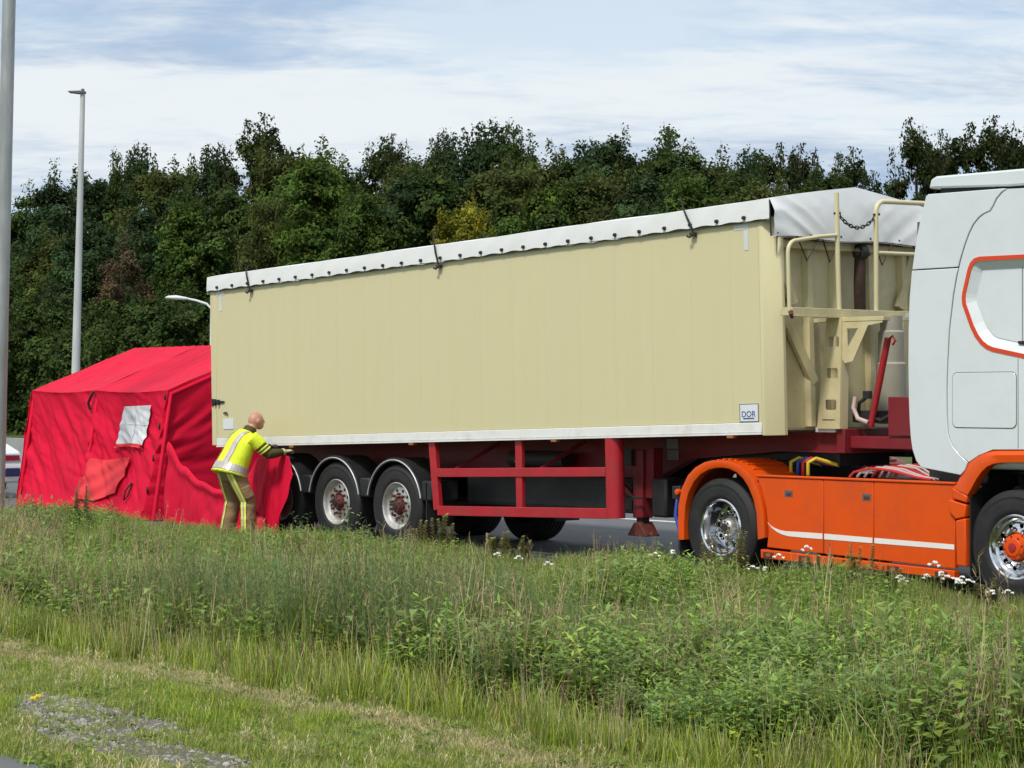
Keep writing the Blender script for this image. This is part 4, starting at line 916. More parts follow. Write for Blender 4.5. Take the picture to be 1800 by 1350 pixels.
def ball(mb, c, rx, ry, rz, n=14):
    V = []; F = []
    for i in range(1, n):
        a = math.pi*i/n
        V += [(c[0]+rx*math.sin(a)*math.cos(2*math.pi*k/n), c[1]+ry*math.sin(a)*math.sin(2*math.pi*k/n), c[2]+rz*math.cos(a)) for k in range(n)]
    F = [(i*n+k, i*n+(k+1) % n, (i+1)*n+(k+1) % n, (i+1)*n+k) for i in range(n-2) for k in range(n)]
    V += [(c[0], c[1], c[2]+rz), (c[0], c[1], c[2]-rz)]; t = len(V)-2
    F += [(t, (k+1) % n, k) for k in range(n)]+[(t+1, (n-2)*n+k, (n-2)*n+(k+1) % n) for k in range(n)]
    mb.add(V, F)
def remesh(o, vox, sm=4):
    r = o.modifiers.new('remesh', 'REMESH'); r.mode = 'VOXEL'; r.voxel_size = vox; r.use_smooth_shade = True
    if sm: s = o.modifiers.new('smooth', 'SMOOTH'); s.iterations = sm; s.factor = 0.5
hipL, hipR = Vector((-0.07, 0.095, 0.86)), Vector((-0.07, -0.095, 0.86))
kneeL, kneeR = Vector((0.04, 0.15, 0.49)), Vector((0.08, -0.14, 0.49))
ankL, ankR = Vector((-0.04, 0.17, 0.09)), Vector((0.06, -0.17, 0.09))
waist, chest, neck = Vector((-0.03, 0, 0.95)), Vector((0.06, 0, 1.24)), Vector((0.17, 0, 1.41))
shL, shR = Vector((0.13, 0.18, 1.34)), Vector((0.11, -0.185, 1.33))
elL, elR = Vector((0.38, 0.22, 1.22)), Vector((0.29, -0.27, 1.11))
wrL, wrR = Vector((0.50, 0.10, 1.19)), Vector((0.52, -0.24, 1.14))
head = Vector((0.255, 0.0, 1.545))
def arm(mb, s, e, w, f=1.0, stop=1.0):
    loft(mb, [(s, 0.058*f, 0.062*f), (s.lerp(e, 0.35), 0.056*f, 0.06*f), (s.lerp(e, 0.8), 0.045*f, 0.05*f), (e, 0.045*f, 0.048*f), (e.lerp(w, 0.3), 0.046*f, 0.046*f), (e.lerp(w, 0.75*stop), 0.036*f, 0.036*f), (e.lerp(w, stop), 0.030*f, 0.032*f)], 14)
def leg(mb, h, k, a, f=1.0):
    loft(mb, [(h+Vector((0, 0, 0.04)), 0.095*f, 0.105*f), (h.lerp(k, 0.3), 0.088*f, 0.095*f), (h.lerp(k, 0.75), 0.066*f, 0.072*f), (k, 0.06*f, 0.066*f), (k.lerp(a, 0.3), 0.056*f, 0.066*f), (k.lerp(a, 0.75), 0.042*f, 0.046*f), (a, 0.038*f, 0.042*f)], 16)
def hand(mb, w, d, up, thumb, f=1.0):
    d = d.normalized(); up = (up-d*up.dot(d)).normalized(); sd = d.cross(up)
    p0 = w; p1 = w+d*0.085
    loft(mb, [(p0, 0.026*f, 0.020*f), (p0+d*0.03, 0.038*f, 0.018*f), (p1, 0.042*f, 0.016*f)], 12, side=sd)
    for q, (o_, L_) in enumerate(((-0.031, 0.062), (-0.011, 0.074), (0.011, 0.070), (0.030, 0.055))):
        b = p1+sd*o_-d*0.008; j1 = b+(d*0.9-up*0.25)*L_*0.5; j2 = j1+(d*0.45-up*0.9)*L_*0.35; j3 = j2+(-d*0.1-up*1.0)*L_*0.25
        mb.tube([b, j1, j2, j3], [0.0105*f, 0.0098*f, 0.009*f, 0.007*f], 8)
    b = p0+d*0.025+sd*thumb*0.03; mb.tube([b, b+(sd*thumb*0.7+d*0.6-up*0.2)*0.035, b+(sd*thumb*0.6+d*0.95-up*0.4)*0.06], [0.013*f, 0.0115*f, 0.008*f], 8)
body = MB()
loft(body, [(Vector((-0.075, 0, 0.80)), 0.15, 0.11), (Vector((-0.06, 0, 0.90)), 0.165, 0.12), (waist+Vector((0, 0, 0.05)), 0.15, 0.105), (chest, 0.175, 0.12), (Vector((0.11, 0, 1.34)), 0.16, 0.10), (neck, 0.065, 0.065), (Vector((0.215, 0, 1.48)), 0.058, 0.06)], 20)
ball(body, head, 0.098, 0.078, 0.112); ball(body, head+Vector((0.045, 0, -0.055)), 0.058, 0.056, 0.062)
ball(body, head+Vector((0.104, 0, -0.018)), 0.02, 0.014, 0.024, 8); ball(body, head+Vector((0.085, 0, -0.062)), 0.018, 0.026, 0.012, 8)
for s_ in (-1, 1):
    ball(body, head+Vector((-0.005, s_*0.08, -0.01)), 0.022, 0.014, 0.034, 8); ball(body, head+Vector((0.078, s_*0.03, 0.012)), 0.022, 0.03, 0.012, 8)
arm(body, shL, elL, wrL, 0.82); arm(body, shR, elR, wrR, 0.82); leg(body, hipL, kneeL, ankL, 0.85); leg(body, hipR, kneeR, ankR, 0.85)
hand(body, wrR, Vector((0.95, 0.25, 0.12)), Vector((0, 0, 1)), -1, 0.93); hand(body, wrL, Vector((0.9, -0.2, 0.2)), Vector((0, 0, 1)), 1, 0.93)
for a_ in (ankL, ankR): loft(body, [(a_+Vector((-0.06, 0, -0.045)), 0.03, 0.03), (a_+Vector((0.03, 0, -0.045)), 0.038, 0.035), (a_+Vector((0.15, 0, -0.055)), 0.036, 0.022)], 10)
person = body.xf(PM).build('person', 'skin'); remesh(person, 0.008, 3)
tag(person, 'bald firefighter in yellow high-visibility vest and tan trousers leaning to the trailer rail', 'person')
def wear(mb, name, m, vox=0.011, sm=3, parent=None):
    o = mb.xf(PM).build(name, m, parent or person)
    if vox: remesh(o, vox, sm)
    return o
def eyes():
    e = MB()
    for s_ in (-1, 1): ball(e, head+Vector((0.085, s_*0.031, 0.0)), 0.011, 0.012, 0.009, 8)
    return e
wear(eyes(), 'eyes', 'sign_white', 0)
trs = MB()
loft(trs, [(Vector((-0.075, 0, 0.76)), 0.15, 0.10), (Vector((-0.075, 0, 0.85)), 0.185, 0.145), (Vector((-0.05, 0, 0.97)), 0.175, 0.13)], 20)
def baggy(mb, h, k, a):
    loft(mb, [(h+Vector((0, 0, 0.03)), 0.112, 0.125), (h.lerp(k, 0.3), 0.108, 0.115), (h.lerp(k, 0.7), 0.095, 0.10), (k, 0.088, 0.098), (k.lerp(a, 0.15), 0.094, 0.102), (k.lerp(a, 0.35), 0.084, 0.090), (k.lerp(a, 0.55), 0.092, 0.096), (k.lerp(a, 0.75), 0.080, 0.086), (k.lerp(a, 0.97), 0.088, 0.092)], 18)
baggy(trs, hipL, kneeL, ankL); baggy(trs, hipR, kneeR, ankR)
trousers = wear(trs, 'trousers', 'khaki')
pk = MB()
loft(pk, [(hipR.lerp(kneeR, 0.45)+Vector((0.0, -0.10, 0.0)), 0.03, 0.07), (hipR.lerp(kneeR, 0.85)+Vector((0.0, -0.095, 0.0)), 0.032, 0.075)], 10)
wear(pk, 'cargo_pocket', 'khaki', 0.010, 2, trousers)
def leg_strip(h, k, a, ang, w, r0, name, m):
    mb = MB(); pts = []
    for t in [i/14 for i in range(15)]:
        c = h.lerp(k, t/0.5) if t < 0.5 else k.lerp(a, (t-0.5)/0.5)
        pts.append((c, np.interp(t, [0, 0.25, 0.5, 0.58, 0.68, 0.78, 0.88, 1], [0.128, 0.120, 0.102, 0.106, 0.096, 0.10, 0.092, 0.096])+r0))
    V = []; wd = w
    for c, r in pts:
        for da in (-wd, -wd/2, 0, wd/2, wd): V.append(c+Vector((math.cos(ang+da), math.sin(ang+da), 0))*r)
    mb.add(V, [(i*5+j, i*5+j+1, (i+1)*5+j+1, (i+1)*5+j) for i in range(14) for j in range(4)])
    return wear(mb, name, m, 0, 0, trousers)
for h_, k_, a_, an in ((hipR, kneeR, ankR, math.radians(-150)), (hipL, kneeL, ankL, math.radians(172))):
    leg_strip(h_, k_, a_, an, 0.34, 0.004, 'reflective_stripe', 'reflective_yellow')
    leg_strip(h_, k_, a_, an, 0.08, 0.008, 'reflective_stripe', 'reflective')
bt = MB()
for a_ in (ankL, ankR):
    loft(bt, [(a_+Vector((-0.085, 0, -0.06)), 0.03, 0.028), (a_+Vector((-0.05, 0, -0.05)), 0.046, 0.042), (a_+Vector((0.05, 0, -0.048)), 0.052, 0.042), (a_+Vector((0.15, 0, -0.056)), 0.05, 0.033), (a_+Vector((0.185, 0, -0.062)), 0.035, 0.025)], 12)
    loft(bt, [(a_+Vector((0, 0, -0.04)), 0.052, 0.062), (a_+Vector((-0.005, 0, 0.10)), 0.056, 0.062)], 12)
wear(bt, 'boots', 'boot', 0.010, 2)
jk = MB(); arm(jk, shL, elL, wrL, 1.35, 0.93); arm(jk, shR, elR, wrR, 1.40, 0.90); wear(jk, 'jacket_sleeves', 'olive')
loft_c = MB(); loft(loft_c, [(Vector((0.14, 0, 1.375)), 0.10, 0.085), (Vector((0.175, 0, 1.425)), 0.082, 0.08), (Vector((0.195, 0, 1.455)), 0.078, 0.077)], 16); wear(loft_c, 'jacket_collar', 'olive')
vest = MB()
vr = [(Vector((-0.105, 0, 0.84)), 0.245, 0.215), (Vector((-0.09, 0, 0.885)), 0.24, 0.205), (Vector((-0.05, 0, 0.99)), 0.228, 0.185), (Vector((0.0, 0, 1.10)), 0.225, 0.17), (Vector((0.05, 0, 1.22)), 0.222, 0.162), (Vector((0.095, 0, 1.32)), 0.195, 0.135), (Vector((0.125, 0, 1.375)), 0.14, 0.105), (Vector((0.14, 0, 1.40)), 0.10, 0.085)]
loft(vest, vr, 28)
for s_, e_ in ((shL, elL), (shR, elR)): loft(vest, [(s_+Vector((-0.02, 0, 0)), 0.09, 0.095), (s_.lerp(e_, 0.25), 0.092, 0.095), (s_.lerp(e_, 0.52), 0.088, 0.092)], 14)
vobj = wear(vest, 'hi_vis_vest', 'hivis', 0.010, 3)
def vest_ring(i0, i1, f0, f1, grow=0.008):
    mb = MB(); R_ = []
    for f in (f0, (f0+f1)/2, f1):
        t = f*(len(vr)-1); i = min(int(t), len(vr)-2); q = t-i
        R_.append((vr[i][0].lerp(vr[i+1][0], q), vr[i][1]*(1-q)+vr[i+1][1]*q+grow, vr[i][2]*(1-q)+vr[i+1][2]*q+grow))
    P = [r[0] for r in R_]; V = []; n = 32; t = (P[2]-P[0]).normalized(); a = Vector((0, 1, 0)); b = t.cross(a)
    for c, ra, rb in R_: V += [c+a*ra*math.cos(2*math.pi*k/n)+b*rb*math.sin(2*math.pi*k/n) for k in range(n)]
    mb.add(V, [(i*n+k, i*n+(k+1) % n, (i+1)*n+(k+1) % n, (i+1)*n+k) for i in range(2) for k in range(n)])
    return mb
wear(vest_ring(0, 0, 0.10, 0.25), 'reflective_band', 'reflective', 0, 0, vobj)
wear(vest_ring(0, 0, 0.05, 0.08), 'reflective_band', 'reflective_yellow', 0, 0, vobj)
def brace(ys):
    mb = MB(); V = []; fs = [0.22+0.68*i/16 for i in range(17)]
    for f in fs:
        t = f*(len(vr)-1); i = min(int(t), len(vr)-2); q = t-i
        c = vr[i][0].lerp(vr[i+1][0], q); ra = vr[i][1]*(1-q)+vr[i+1][1]*q+0.009; rb = vr[i][2]*(1-q)+vr[i+1][2]*q+0.009
        tt = (vr[i+1][0]-vr[i][0]).normalized(); a = Vector((0, 1, 0)); b = tt.cross(a)
        ang0 = math.asin(max(-0.95, min(0.95, ys/ra)))
        for da in (-0.17, 0, 0.17):
            an = ang0+da; V.append(c+a*ra*math.sin(an)-(-1)*b*rb*math.cos(an)*(-1 if b.x > 0 else 1))
    mb.add(V, [(i*3+j, i*3+j+1, (i+1)*3+j+1, (i+1)*3+j) for i in range(16) for j in range(2)])
    return mb
for ys in (-0.125, 0.125): wear(brace(ys), 'reflective_brace', 'reflective', 0, 0, vobj)
for s_, e_ in ((shL, elL), (shR, elR)):
    for f in (0.60, 0.74):
        c = s_.lerp(e_, f); d = (e_-s_).normalized(); mb = MB(); loft(mb, [(c, 0.079, 0.084), (c+d*0.022, 0.077, 0.082)], 16); wear(mb, 'sleeve_band', 'reflective_yellow', 0, 0, vobj)
gl = MB(); hand(gl, wrR, Vector((0.95, 0.25, 0.12)), Vector((0, 0, 1)), -1, 1.25); loft(gl, [(elR.lerp(wrR, 0.82), 0.05, 0.05), (wrR, 0.042, 0.042)], 12); wear(gl, 'glove', 'glove_pale', 0.007, 2)
gl = MB(); hand(gl, wrL, Vector((0.9, -0.2, 0.2)), Vector((0, 0, 1)), 1, 1.25); loft(gl, [(elL.lerp(wrL, 0.82), 0.048, 0.048), (wrL, 0.04, 0.04)], 12); wear(gl, 'glove', 'glove_black', 0.007, 2)

# ------------------------------------------------------------------ measured positions
RV = Vector((math.cos(YAW), -math.sin(YAW), 0)); FV = Vector((math.sin(YAW)*math.cos(PITCH), math.cos(YAW)*math.cos(PITCH), math.sin(PITCH))); UV = RV.cross(FV)
def sight(u, v): return FV+RV*((u-900)/FPX)-UV*((v-675)/FPX)
def on_row(u, v, y):          # world point seen at (u, v) of the survey photo on the row y = const
    d = sight(u, v); return CAM+d*((y-CAM.y)/d.y)

# ------------------------------------------------------------------ street lamps
LEAN = Vector((0.63, 0.777, 0))*0.024
def pole(mb, base, h, r0, r1, n=20):
    mb.tube([base, base+Vector((0, 0, h*0.5))+LEAN*h*0.5, base+Vector((0, 0, h))+LEAN*h], [r0, (r0+r1)/2, r1], n)
b0 = Vector((-5.70, -1.86, 0))-RV*0.055
lp = thing('street_lamp', 'thick galvanised lamp post cut off by the left edge of the picture', 'street lamp', b0, 'street lamps')
m = MB(); pole(m, b0, 10.5, 0.118, 0.085); m.build('post', 'galvanised', lp, smooth=60)
MB().lathe([(0.13, 0.0), (0.13, 0.05), (0.12, 0.06)], tuple(b0), 20, 'z').build('base_collar', 'galvanised', lp, smooth=40)
top = b0+Vector((0, 0, 10.5))+LEAN*10.5
MB().tube([top, top+Vector((-0.3, -0.2, 0.12)), top+Vector((-1.2, -0.8, 0.2))], [0.06, 0.05, 0.04], 10).build('arm', 'galvanised', lp, smooth=60)
MB().prism([(-0.5, 0.0), (0.1, 0.0), (0.1, 0.06), (-0.45, 0.09)], -0.15, 0.15).xf(Matrix.Translation(top+Vector((-1.35, -0.9, 0.17)))).build('lamp_head', 'grey_lamp', lp, bev=0.02)
b1 = on_row(129, 690, 10.6); b1.z = 0.0
hgt = on_row(143, 160, 10.6).z
lp = thing('street_lamp', 'slender pale lamp post with flat dark head rising behind the red tent', 'street lamp', b1, 'street lamps')
m = MB(); pole(m, b1, hgt, 0.125, 0.062); m.build('post', 'pale_pole', lp, smooth=60)
tp = b1+Vector((0, 0, hgt))+LEAN*hgt
MB().tube([tp+Vector((0, 0, -0.05)), tp+Vector((0, 0, 0.10))], [0.05, 0.04], 10).build('spigot', 'grey_lamp', lp, smooth=50)
mm = Matrix.Translation(tp) @ Matrix.Rotation(math.atan2(RV.y, RV.x), 4, 'Z')
MB().prism([(-0.38, 0.035), (-0.34, 0.0), (-0.05, -0.035), (0.07, -0.02), (0.07, 0.04), (-0.05, 0.05)], -0.11, 0.11).xf(mm).build('lamp_head', 'grey_lamp', lp, bev=0.012)
b2 = on_row(372, 560, 24.2); b2.z = 0.0
hh = on_row(345, 527, 24.2)
lp = thing('street_lamp', 'white curved-arm lamp peeping out left of the trailer\'s rear top corner', 'street lamp', b2, 'street lamps')
zt = hh.z
MB().tube([b2, b2+Vector((0, 0, zt*0.8)), b2+Vector((0, 0, zt-0.35)), b2-RV*0.18+Vector((0, 0, zt-0.18)), b2-RV*0.55+Vector((0, 0, zt-0.06)), b2-RV*0.85+Vector((0, 0, zt))], [0.075, 0.06, 0.05, 0.045, 0.04, 0.038], 12).build('post', 'white_lamp', lp, smooth=60)
hd = MB(); loft(hd, [(Vector((0.05, 0, 0.0)), 0.03, 0.03), (Vector((-0.1, 0, 0.01)), 0.09, 0.06), (Vector((-0.4, 0, 0.04)), 0.13, 0.085), (Vector((-0.68, 0, 0.05)), 0.10, 0.06), (Vector((-0.78, 0, 0.04)), 0.03, 0.02)], 16)
hd.xf(Matrix.Translation(b2-RV*0.85+Vector((0, 0, zt))) @ Matrix.Rotation(math.atan2(RV.y, RV.x), 4, 'Z')).build('lamp_head', 'white_lamp', lp, smooth=60)

# ------------------------------------------------------------------ car behind the tent
cb = CAM+sight(-158, 890)*39.5; cb.z = 0
car = thing('parked_car', 'white and dark blue car mostly hidden behind the left lamp post and red tent', 'car', cb)
CM = Matrix.Translation(cb)              # local origin under the front wheel, +x forward, near side y=0
def wheel_arch(cx, r, n=10): return [(cx+r*math.cos(math.pi*i/n), 0.32+r*math.sin(math.pi*i/n)) for i in range(n+1)]
prof = [(0.95, 0.28), (0.98, 0.55), (0.93, 0.72), (0.80, 0.86), (0.35, 0.98), (-0.35, 1.05), (-2.9, 1.05), (-3.45, 1.0), (-3.6, 0.7), (-3.58, 0.3)]+[p for p in wheel_arch(-2.65, 0.38)][::-1]+[p for p in wheel_arch(0.0, 0.38)][::-1]
MB().prism(prof, 0.0, 1.78).xf(CM).build('car_body', 'car_white', car, bev=0.04)
MB().prism([(-0.30, 1.05), (-0.95, 1.46), (-2.5, 1.48), (-3.3, 1.1), (-3.3, 1.05)], 0.12, 1.66).xf(CM).build('cabin', 'glass_dark', car, bev=0.05)
MB().prism([(-0.95, 1.462), (-1.1, 1.50), (-2.4, 1.515), (-2.5, 1.482)], 0.14, 1.64).xf(CM).build('roof', 'car_white', car, bev=0.01)
MB().box(-3.3, 0.62, -0.006, 0.0, 0.72, 0.82).xf(CM).build('blue_stripe', 'car_blue', car)
MB().box(0.42, 0.80, -0.01, 0.3, 0.70, 0.84).xf(CM).build('headlight', 'chrome', car, bev=0.03)
MB().box(0.80, 0.97, 1.36, 1.72, 0.66, 0.82).xf(CM).build('headlight', 'chrome', car, bev=0.03)
MB().box(0.90, 0.985, 0.42, 1.36, 0.45, 0.70).xf(CM).build('grille', 'black_plastic', car, bev=0.02)
MB().box(0.90, 0.987, 1.40, 1.70, 0.40, 0.56).xf(CM).build('air_intake', 'car_blue', car, bev=0.02)
for cx in (0.0, -2.65):
    for y0 in (0.02, 1.56):
        w_ = MB().lathe([(0.20, 0.03), (0.215, 0.01), (0.30, 0.0), (0.32, 0.03), (0.32, 0.17), (0.30, 0.2), (0.2, 0.19)], (cx, y0, 0.32), 32).xf(CM).build('wheel', 'rubber', car, smooth=40)
        MB().lathe([(0.205, 0.03), (0.19, 0.06), (0.06, 0.03), (0.0005, 0.03)], (cx, y0, 0.32), 24).xf(CM).build('rim', 'alloy', w_, smooth=40)
ml = MB(); ball(ml, (-0.28, -0.10, 1.05), 0.07, 0.10, 0.075, 10); ml.xf(CM).build('mirror', 'car_white', car, smooth=60)

# ------------------------------------------------------------------ trees
def leaf_mesh(name, centers, sizes, tints, m, outw, spread_up=0.25):
    n = len(centers); r = rng
    nrm = r.normal(size=(n, 3))*0.55+outw*1.0; nrm[:, 2] += spread_up; nrm /= np.linalg.norm(nrm, axis=1)[:, None]
    t = r.normal(size=(n, 3)); t -= nrm*(t*nrm).sum(1)[:, None]; t /= np.linalg.norm(t, axis=1)[:, None]; b = np.cross(nrm, t)
    s = sizes[:, None]
    V = np.empty((n, 4, 3)); V[:, 0] = centers-t*s; V[:, 1] = centers-b*s*0.5+nrm*s*0.12; V[:, 2] = centers+t*s; V[:, 3] = centers+b*s*0.5+nrm*s*0.12
    return V.reshape(-1, 3), np.repeat(tints, 4, axis=0), n
def quads_mesh(name, V, C, m):
    n = len(V)//4; me = bpy.data.meshes.new(name)
    me.vertices.add(n*4); me.vertices.foreach_set('co', V.astype(np.float32).ravel())
    me.loops.add(n*4); me.loops.foreach_set('vertex_index', np.arange(n*4, dtype=np.int32))
    me.polygons.add(n); me.polygons.foreach_set('loop_start', np.arange(n, dtype=np.int32)*4)
    a = me.color_attributes.new('tint', 'FLOAT_COLOR', 'POINT')
    a.data.foreach_set('color', np.concatenate([C, np.ones((n*4, 1))], 1).astype(np.float32).ravel())
    me.update(calc_edges=True); me.materials.append(MATS[m]); return me
def make_tree(kind, H, W, c, seed, spires=0.3, dens=1.0, lsize=0.115, low=0.12):
    """returns crown mesh and trunk mesh for a tree H high and W wide, built at the origin"""
    r = np.random.default_rng(seed)
    lobes = []
    nl = int(26*dens)
    for i in range(nl):
        h = low+(1.0-low)*((i+0.5)/nl); prof_ = math.sin(math.pi*min(1, max(0.06, (h-low*0.6)/(1.04-low*0.6)))**0.78)**0.75
        if kind == 'cone': prof_ = (1.03-h)*1.15
        a = i*2.399+r.uniform(-0.5, 0.5); rad = W*0.5*prof_*r.uniform(0.45, 0.95)
        lr = W*r.uniform(0.12, 0.22)*(1.12-0.45*h)
        lobes.append((np.array([rad*math.cos(a), rad*math.sin(a), h*H-lr*0.4]), lr))
    Cn, Sz, Tn, On = [], [], [], []
    tr_ = MB(); tr_.tube([(0, 0, -0.3), (0.05, 0.02, H*0.25), (-0.06, 0.08, H*0.55), (0, 0, H*0.9)], [0.018*H+0.05, 0.014*H+0.03, 0.009*H, 0.01], 9)
    for p, lr in lobes:
        q0 = max(0.15*H, p[2]-r.uniform(0.1, 0.25)*H)
        tr_.tube([(0, 0, q0), tuple(np.array([0, 0, q0])*0.45+p*0.55+np.array([0, 0, -0.1])), tuple(p)], [0.006*H, 0.004*H, 0.008], 5)
        nc = int(15*dens); lobe_t = r.uniform(0.6, 1.35)
        for k in range(nc):
            d = r.normal(size=3); d[2] = d[2]*0.9+0.25; d /= np.linalg.norm(d)
            cc = p+d*lr*r.uniform(0.65, 1.1); cr_ = lr*r.uniform(0.25, 0.42)+0.08
            nleaf = int(88*r.uniform(0.6, 1.2))
            off = r.normal(size=(nleaf, 3))*cr_*0.55; off[:, 2] *= 0.7
            dv = (cc+off)-(p-np.array([0, 0, lr*0.3])); On.append(dv/np.linalg.norm(dv, axis=1)[:, None]); Cn.append(cc+off); Sz.append(lsize*r.uniform(0.6, 1.2, nleaf))
            t = lobe_t*r.uniform(0.65, 1.35)
            base = np.array(c)*t; base = base*np.array([1+0.08*r.normal(), 1, 1-0.08*r.normal()])
            Tn.append(np.clip(base*r.uniform(0.8, 1.2, (nleaf, 1)), 0.004, 1))
    ns = int(9*spires)
    for k in range(ns):
        p, lr = lobes[-1-int(r.integers(0, max(3, nl//3)))]; x0 = p+np.array([r.uniform(-lr, lr), r.uniform(-lr, lr), lr*0.6]); L_ = r.uniform(0.5, 1.5)
        tr_.tube([tuple(p), tuple(x0+np.array([0, 0, L_]))], [0.02, 0.006], 4)
        for j in range(6):
            nleaf = 16; cc = x0+np.array([r.normal()*0.06, r.normal()*0.06, L_*j/6]); On.append(r.normal(size=(nleaf, 3))*0.5); Cn.append(cc+r.normal(size=(nleaf, 3))*(0.22-0.022*j)); Sz.append(lsize*r.uniform(0.5, 0.95, nleaf))
            Tn.append(np.clip(np.array(c)*r.uniform(0.6, 1.0)*np.ones((nleaf, 1)), 0.004, 1))
    Cn = np.concatenate(Cn); Sz = np.concatenate(Sz); Tn = np.concatenate(Tn)
    V, C, n = leaf_mesh('crown', Cn, Sz, Tn, 'tree_leaf', np.concatenate(On))
    return quads_mesh('crown', V, C, 'tree_leaf'), tr_
G1, G2, G3, G4 = (0.062, 0.100, 0.024), (0.080, 0.135, 0.024), (0.048, 0.085, 0.030), (0.085, 0.108, 0.028)
VAR = {}
def variant(key, *a, **k):
    cm, tm = make_tree(*a, **k)
    me = bpy.data.meshes.new('trunk'); me.from_pydata(tm.v, [], tm.f); me.materials.append(MATS['bark']); me.shade_smooth()
    VAR[key] = (cm, me, a[1], a[2])
variant('round1', 'round', 10.0, 6.0, G1, 11, spires=0.8)
variant('round2', 'round', 10.0, 6.4, G3, 12, spires=0.8)
variant('round3', 'round', 10.0, 5.4, G2, 13, spires=0.6)
variant('olive1', 'round', 10.0, 5.8, G4, 14, spires=1.2)
variant('spiky1', 'round', 10.0, 4.2, G3, 15, spires=2.6)
variant('spiky2', 'round', 10.0, 3.4, G1, 16, spires=3.0)
variant('open1', 'round', 10.0, 4.6, (0.045, 0.064, 0.018), 17, spires=1.6, dens=0.66)
variant('yellow', 'round', 10.0, 7.2, (0.21, 0.20, 0.02), 18, spires=0.8)
variant('brown', 'round', 10.0, 5.6, (0.105, 0.075, 0.042), 19, spires=1.0, dens=0.7)
variant('cone', 'cone', 10.0, 6.0, G2, 20, spires=0.8, low=0.05)
variant('bush', 'round', 5.0, 5.6, G1, 21, spires=0.6, low=0.02, lsize=0.115)
def plant_tree(key, u, v, y, wf, label, group, name='broadleaf_tree', rz=None):
    cm, tm, H0, W0 = VAR[key]
    p = on_row(u, v, y); gz = bank_z(p.x, p.y) if y > 21.3 else 0
    h = p.z-gz
    root = thing(name, label, 'tree' if key != 'bush' else 'bush', (p.x, p.y, gz), group)
    s = h/H0/1.06; root.scale = (s*wf, s*wf, s); root.rotation_euler = (0, 0, random.uniform(0, 6.28) if rz is None else rz)
    for nm, me in (('crown', cm), ('trunk', tm)):
        o = bpy.data.objects.new(nm, me); col.objects.link(o); o.parent = root
    return root
sil = [(-95,420,41,'round1',1.0),(-40,395,41,'round2',1.0),(18,372,40,'round2',1.0),(72,338,41,'round1',0.95),(130,300,40,'round2',1.0),(172,300,43,'olive1',0.9),(208,280,42,'spiky2',0.55),(243,262,43,'spiky1',0.6),(290,278,41,'olive1',0.95),(343,302,42,'round1',0.9),
       (385,262,42,'spiky1',0.75),(452,205,43,'open1',0.85),(497,245,42,'olive1',0.8),(548,258,39,'round3',1.0),(600,282,42,'round1',0.9),(660,245,43,'open1',0.75),(700,240,43,'open1',0.7),(735,262,41,'olive1',0.9),(778,242,43,'spiky1',0.7),
       (822,246,42,'round2',0.8),(862,222,43,'spiky1',0.85),(908,232,43,'spiky2',0.8),(945,265,41,'olive1',0.9),(995,276,42,'round1',0.9),(1040,256,43,'spiky1',0.85),(1092,235,42,'round2',0.85),(1130,262,43,'olive1',0.8),(1168,238,43,'spiky2',0.9),
       (1215,260,41,'round1',0.9),(1262,266,42,'olive1',0.9),(1315,270,43,'spiky1',0.85),(1368,255,43,'open1',0.7),(1418,256,43,'open1',0.75),(1488,264,43,'open1',0.8),(1528,305,42,'open1',0.6),(1572,322,42,'open1',0.55),
       (1612,212,41,'open1',0.62),(1655,232,42,'open1',0.6),(1700,220,41,'open1',0.75),(1762,208,41,'open1',0.85),(1815,225,42,'open1',0.9),(1880,235,42,'round2',1.0),(1960,240,41,'round1',1.0)]
kinds = {'round1': 'dark green rounded tree', 'round2': 'deep green dense tree', 'round3': 'fresh green leafy tree', 'olive1': 'olive brown tinged tree', 'spiky1': 'dark twiggy-topped tree',
         'spiky2': 'narrow dark pointed tree', 'open1': 'thin dark see-through tree', 'yellow': 'yellow-green', 'brown': 'rusty brown', 'cone': 'green conical', 'bush': 'dark green bush'}
back = [t for t in sil if -30 < t[0] < 1840]; nb = len(back)
for t in sil:
    if t in back:
        i = back.index(t)
        pos = (ORD[i]+' from the left') if i < nb/2 else (ORD[nb-1-i]+' from the right')
    else: pos = 'just outside the '+('left' if t[0] < 900 else 'right')+' end'
    if t[0] == -95: pos = 'well outside the left end'
    if t[0] == 1960: pos = 'well outside the right end'
    plant_tree(t[3], t[0], t[1], t[2], t[4], '%s on the skyline of the wood, %s' % (kinds[t[3]], pos), 'trees on the skyline of the wood')
front = [(45,455,35,'round1',1.1),(105,400,36,'olive1',1.0),(165,390,35,'round2',1.0),(212,425,33,'brown',0.8),(262,360,36,'round2',1.0),(322,345,33,'cone',0.95),(405,330,35,'round1',0.95),(470,330,35,'olive1',0.6),
         (556,266,35,'cone',1.0),(640,330,34,'round3',0.9),(705,300,36,'round2',1.0),(775,300,37,'round1',1.0),(812,356,31,'yellow',0.7),(885,275,38,'olive1',1.0),(955,315,36,'round3',0.9),(1020,300,37,'round1',1.0),
         (1085,290,38,'olive1',1.0),(1150,300,37,'round2',1.0),(1220,300,37,'round3',0.95),(1290,300,38,'round1',1.0),(1360,305,38,'olive1',1.0),(1440,300,38,'round1',1.0),(1600,335,37,'round2',1.0),(1700,330,37,'round1',1.0),(1790,330,37,'round1',1.0)]
nf = len(front)
fl_ = {'round1': 'dark green rounded tree', 'round2': 'deep green dense tree', 'round3': 'fresh green leafy tree', 'olive1': 'olive tinged tree', 'brown': 'rusty brown thin-leaved tree', 'cone': 'bright green conical tree', 'yellow': 'yellow-green bushy tree'}
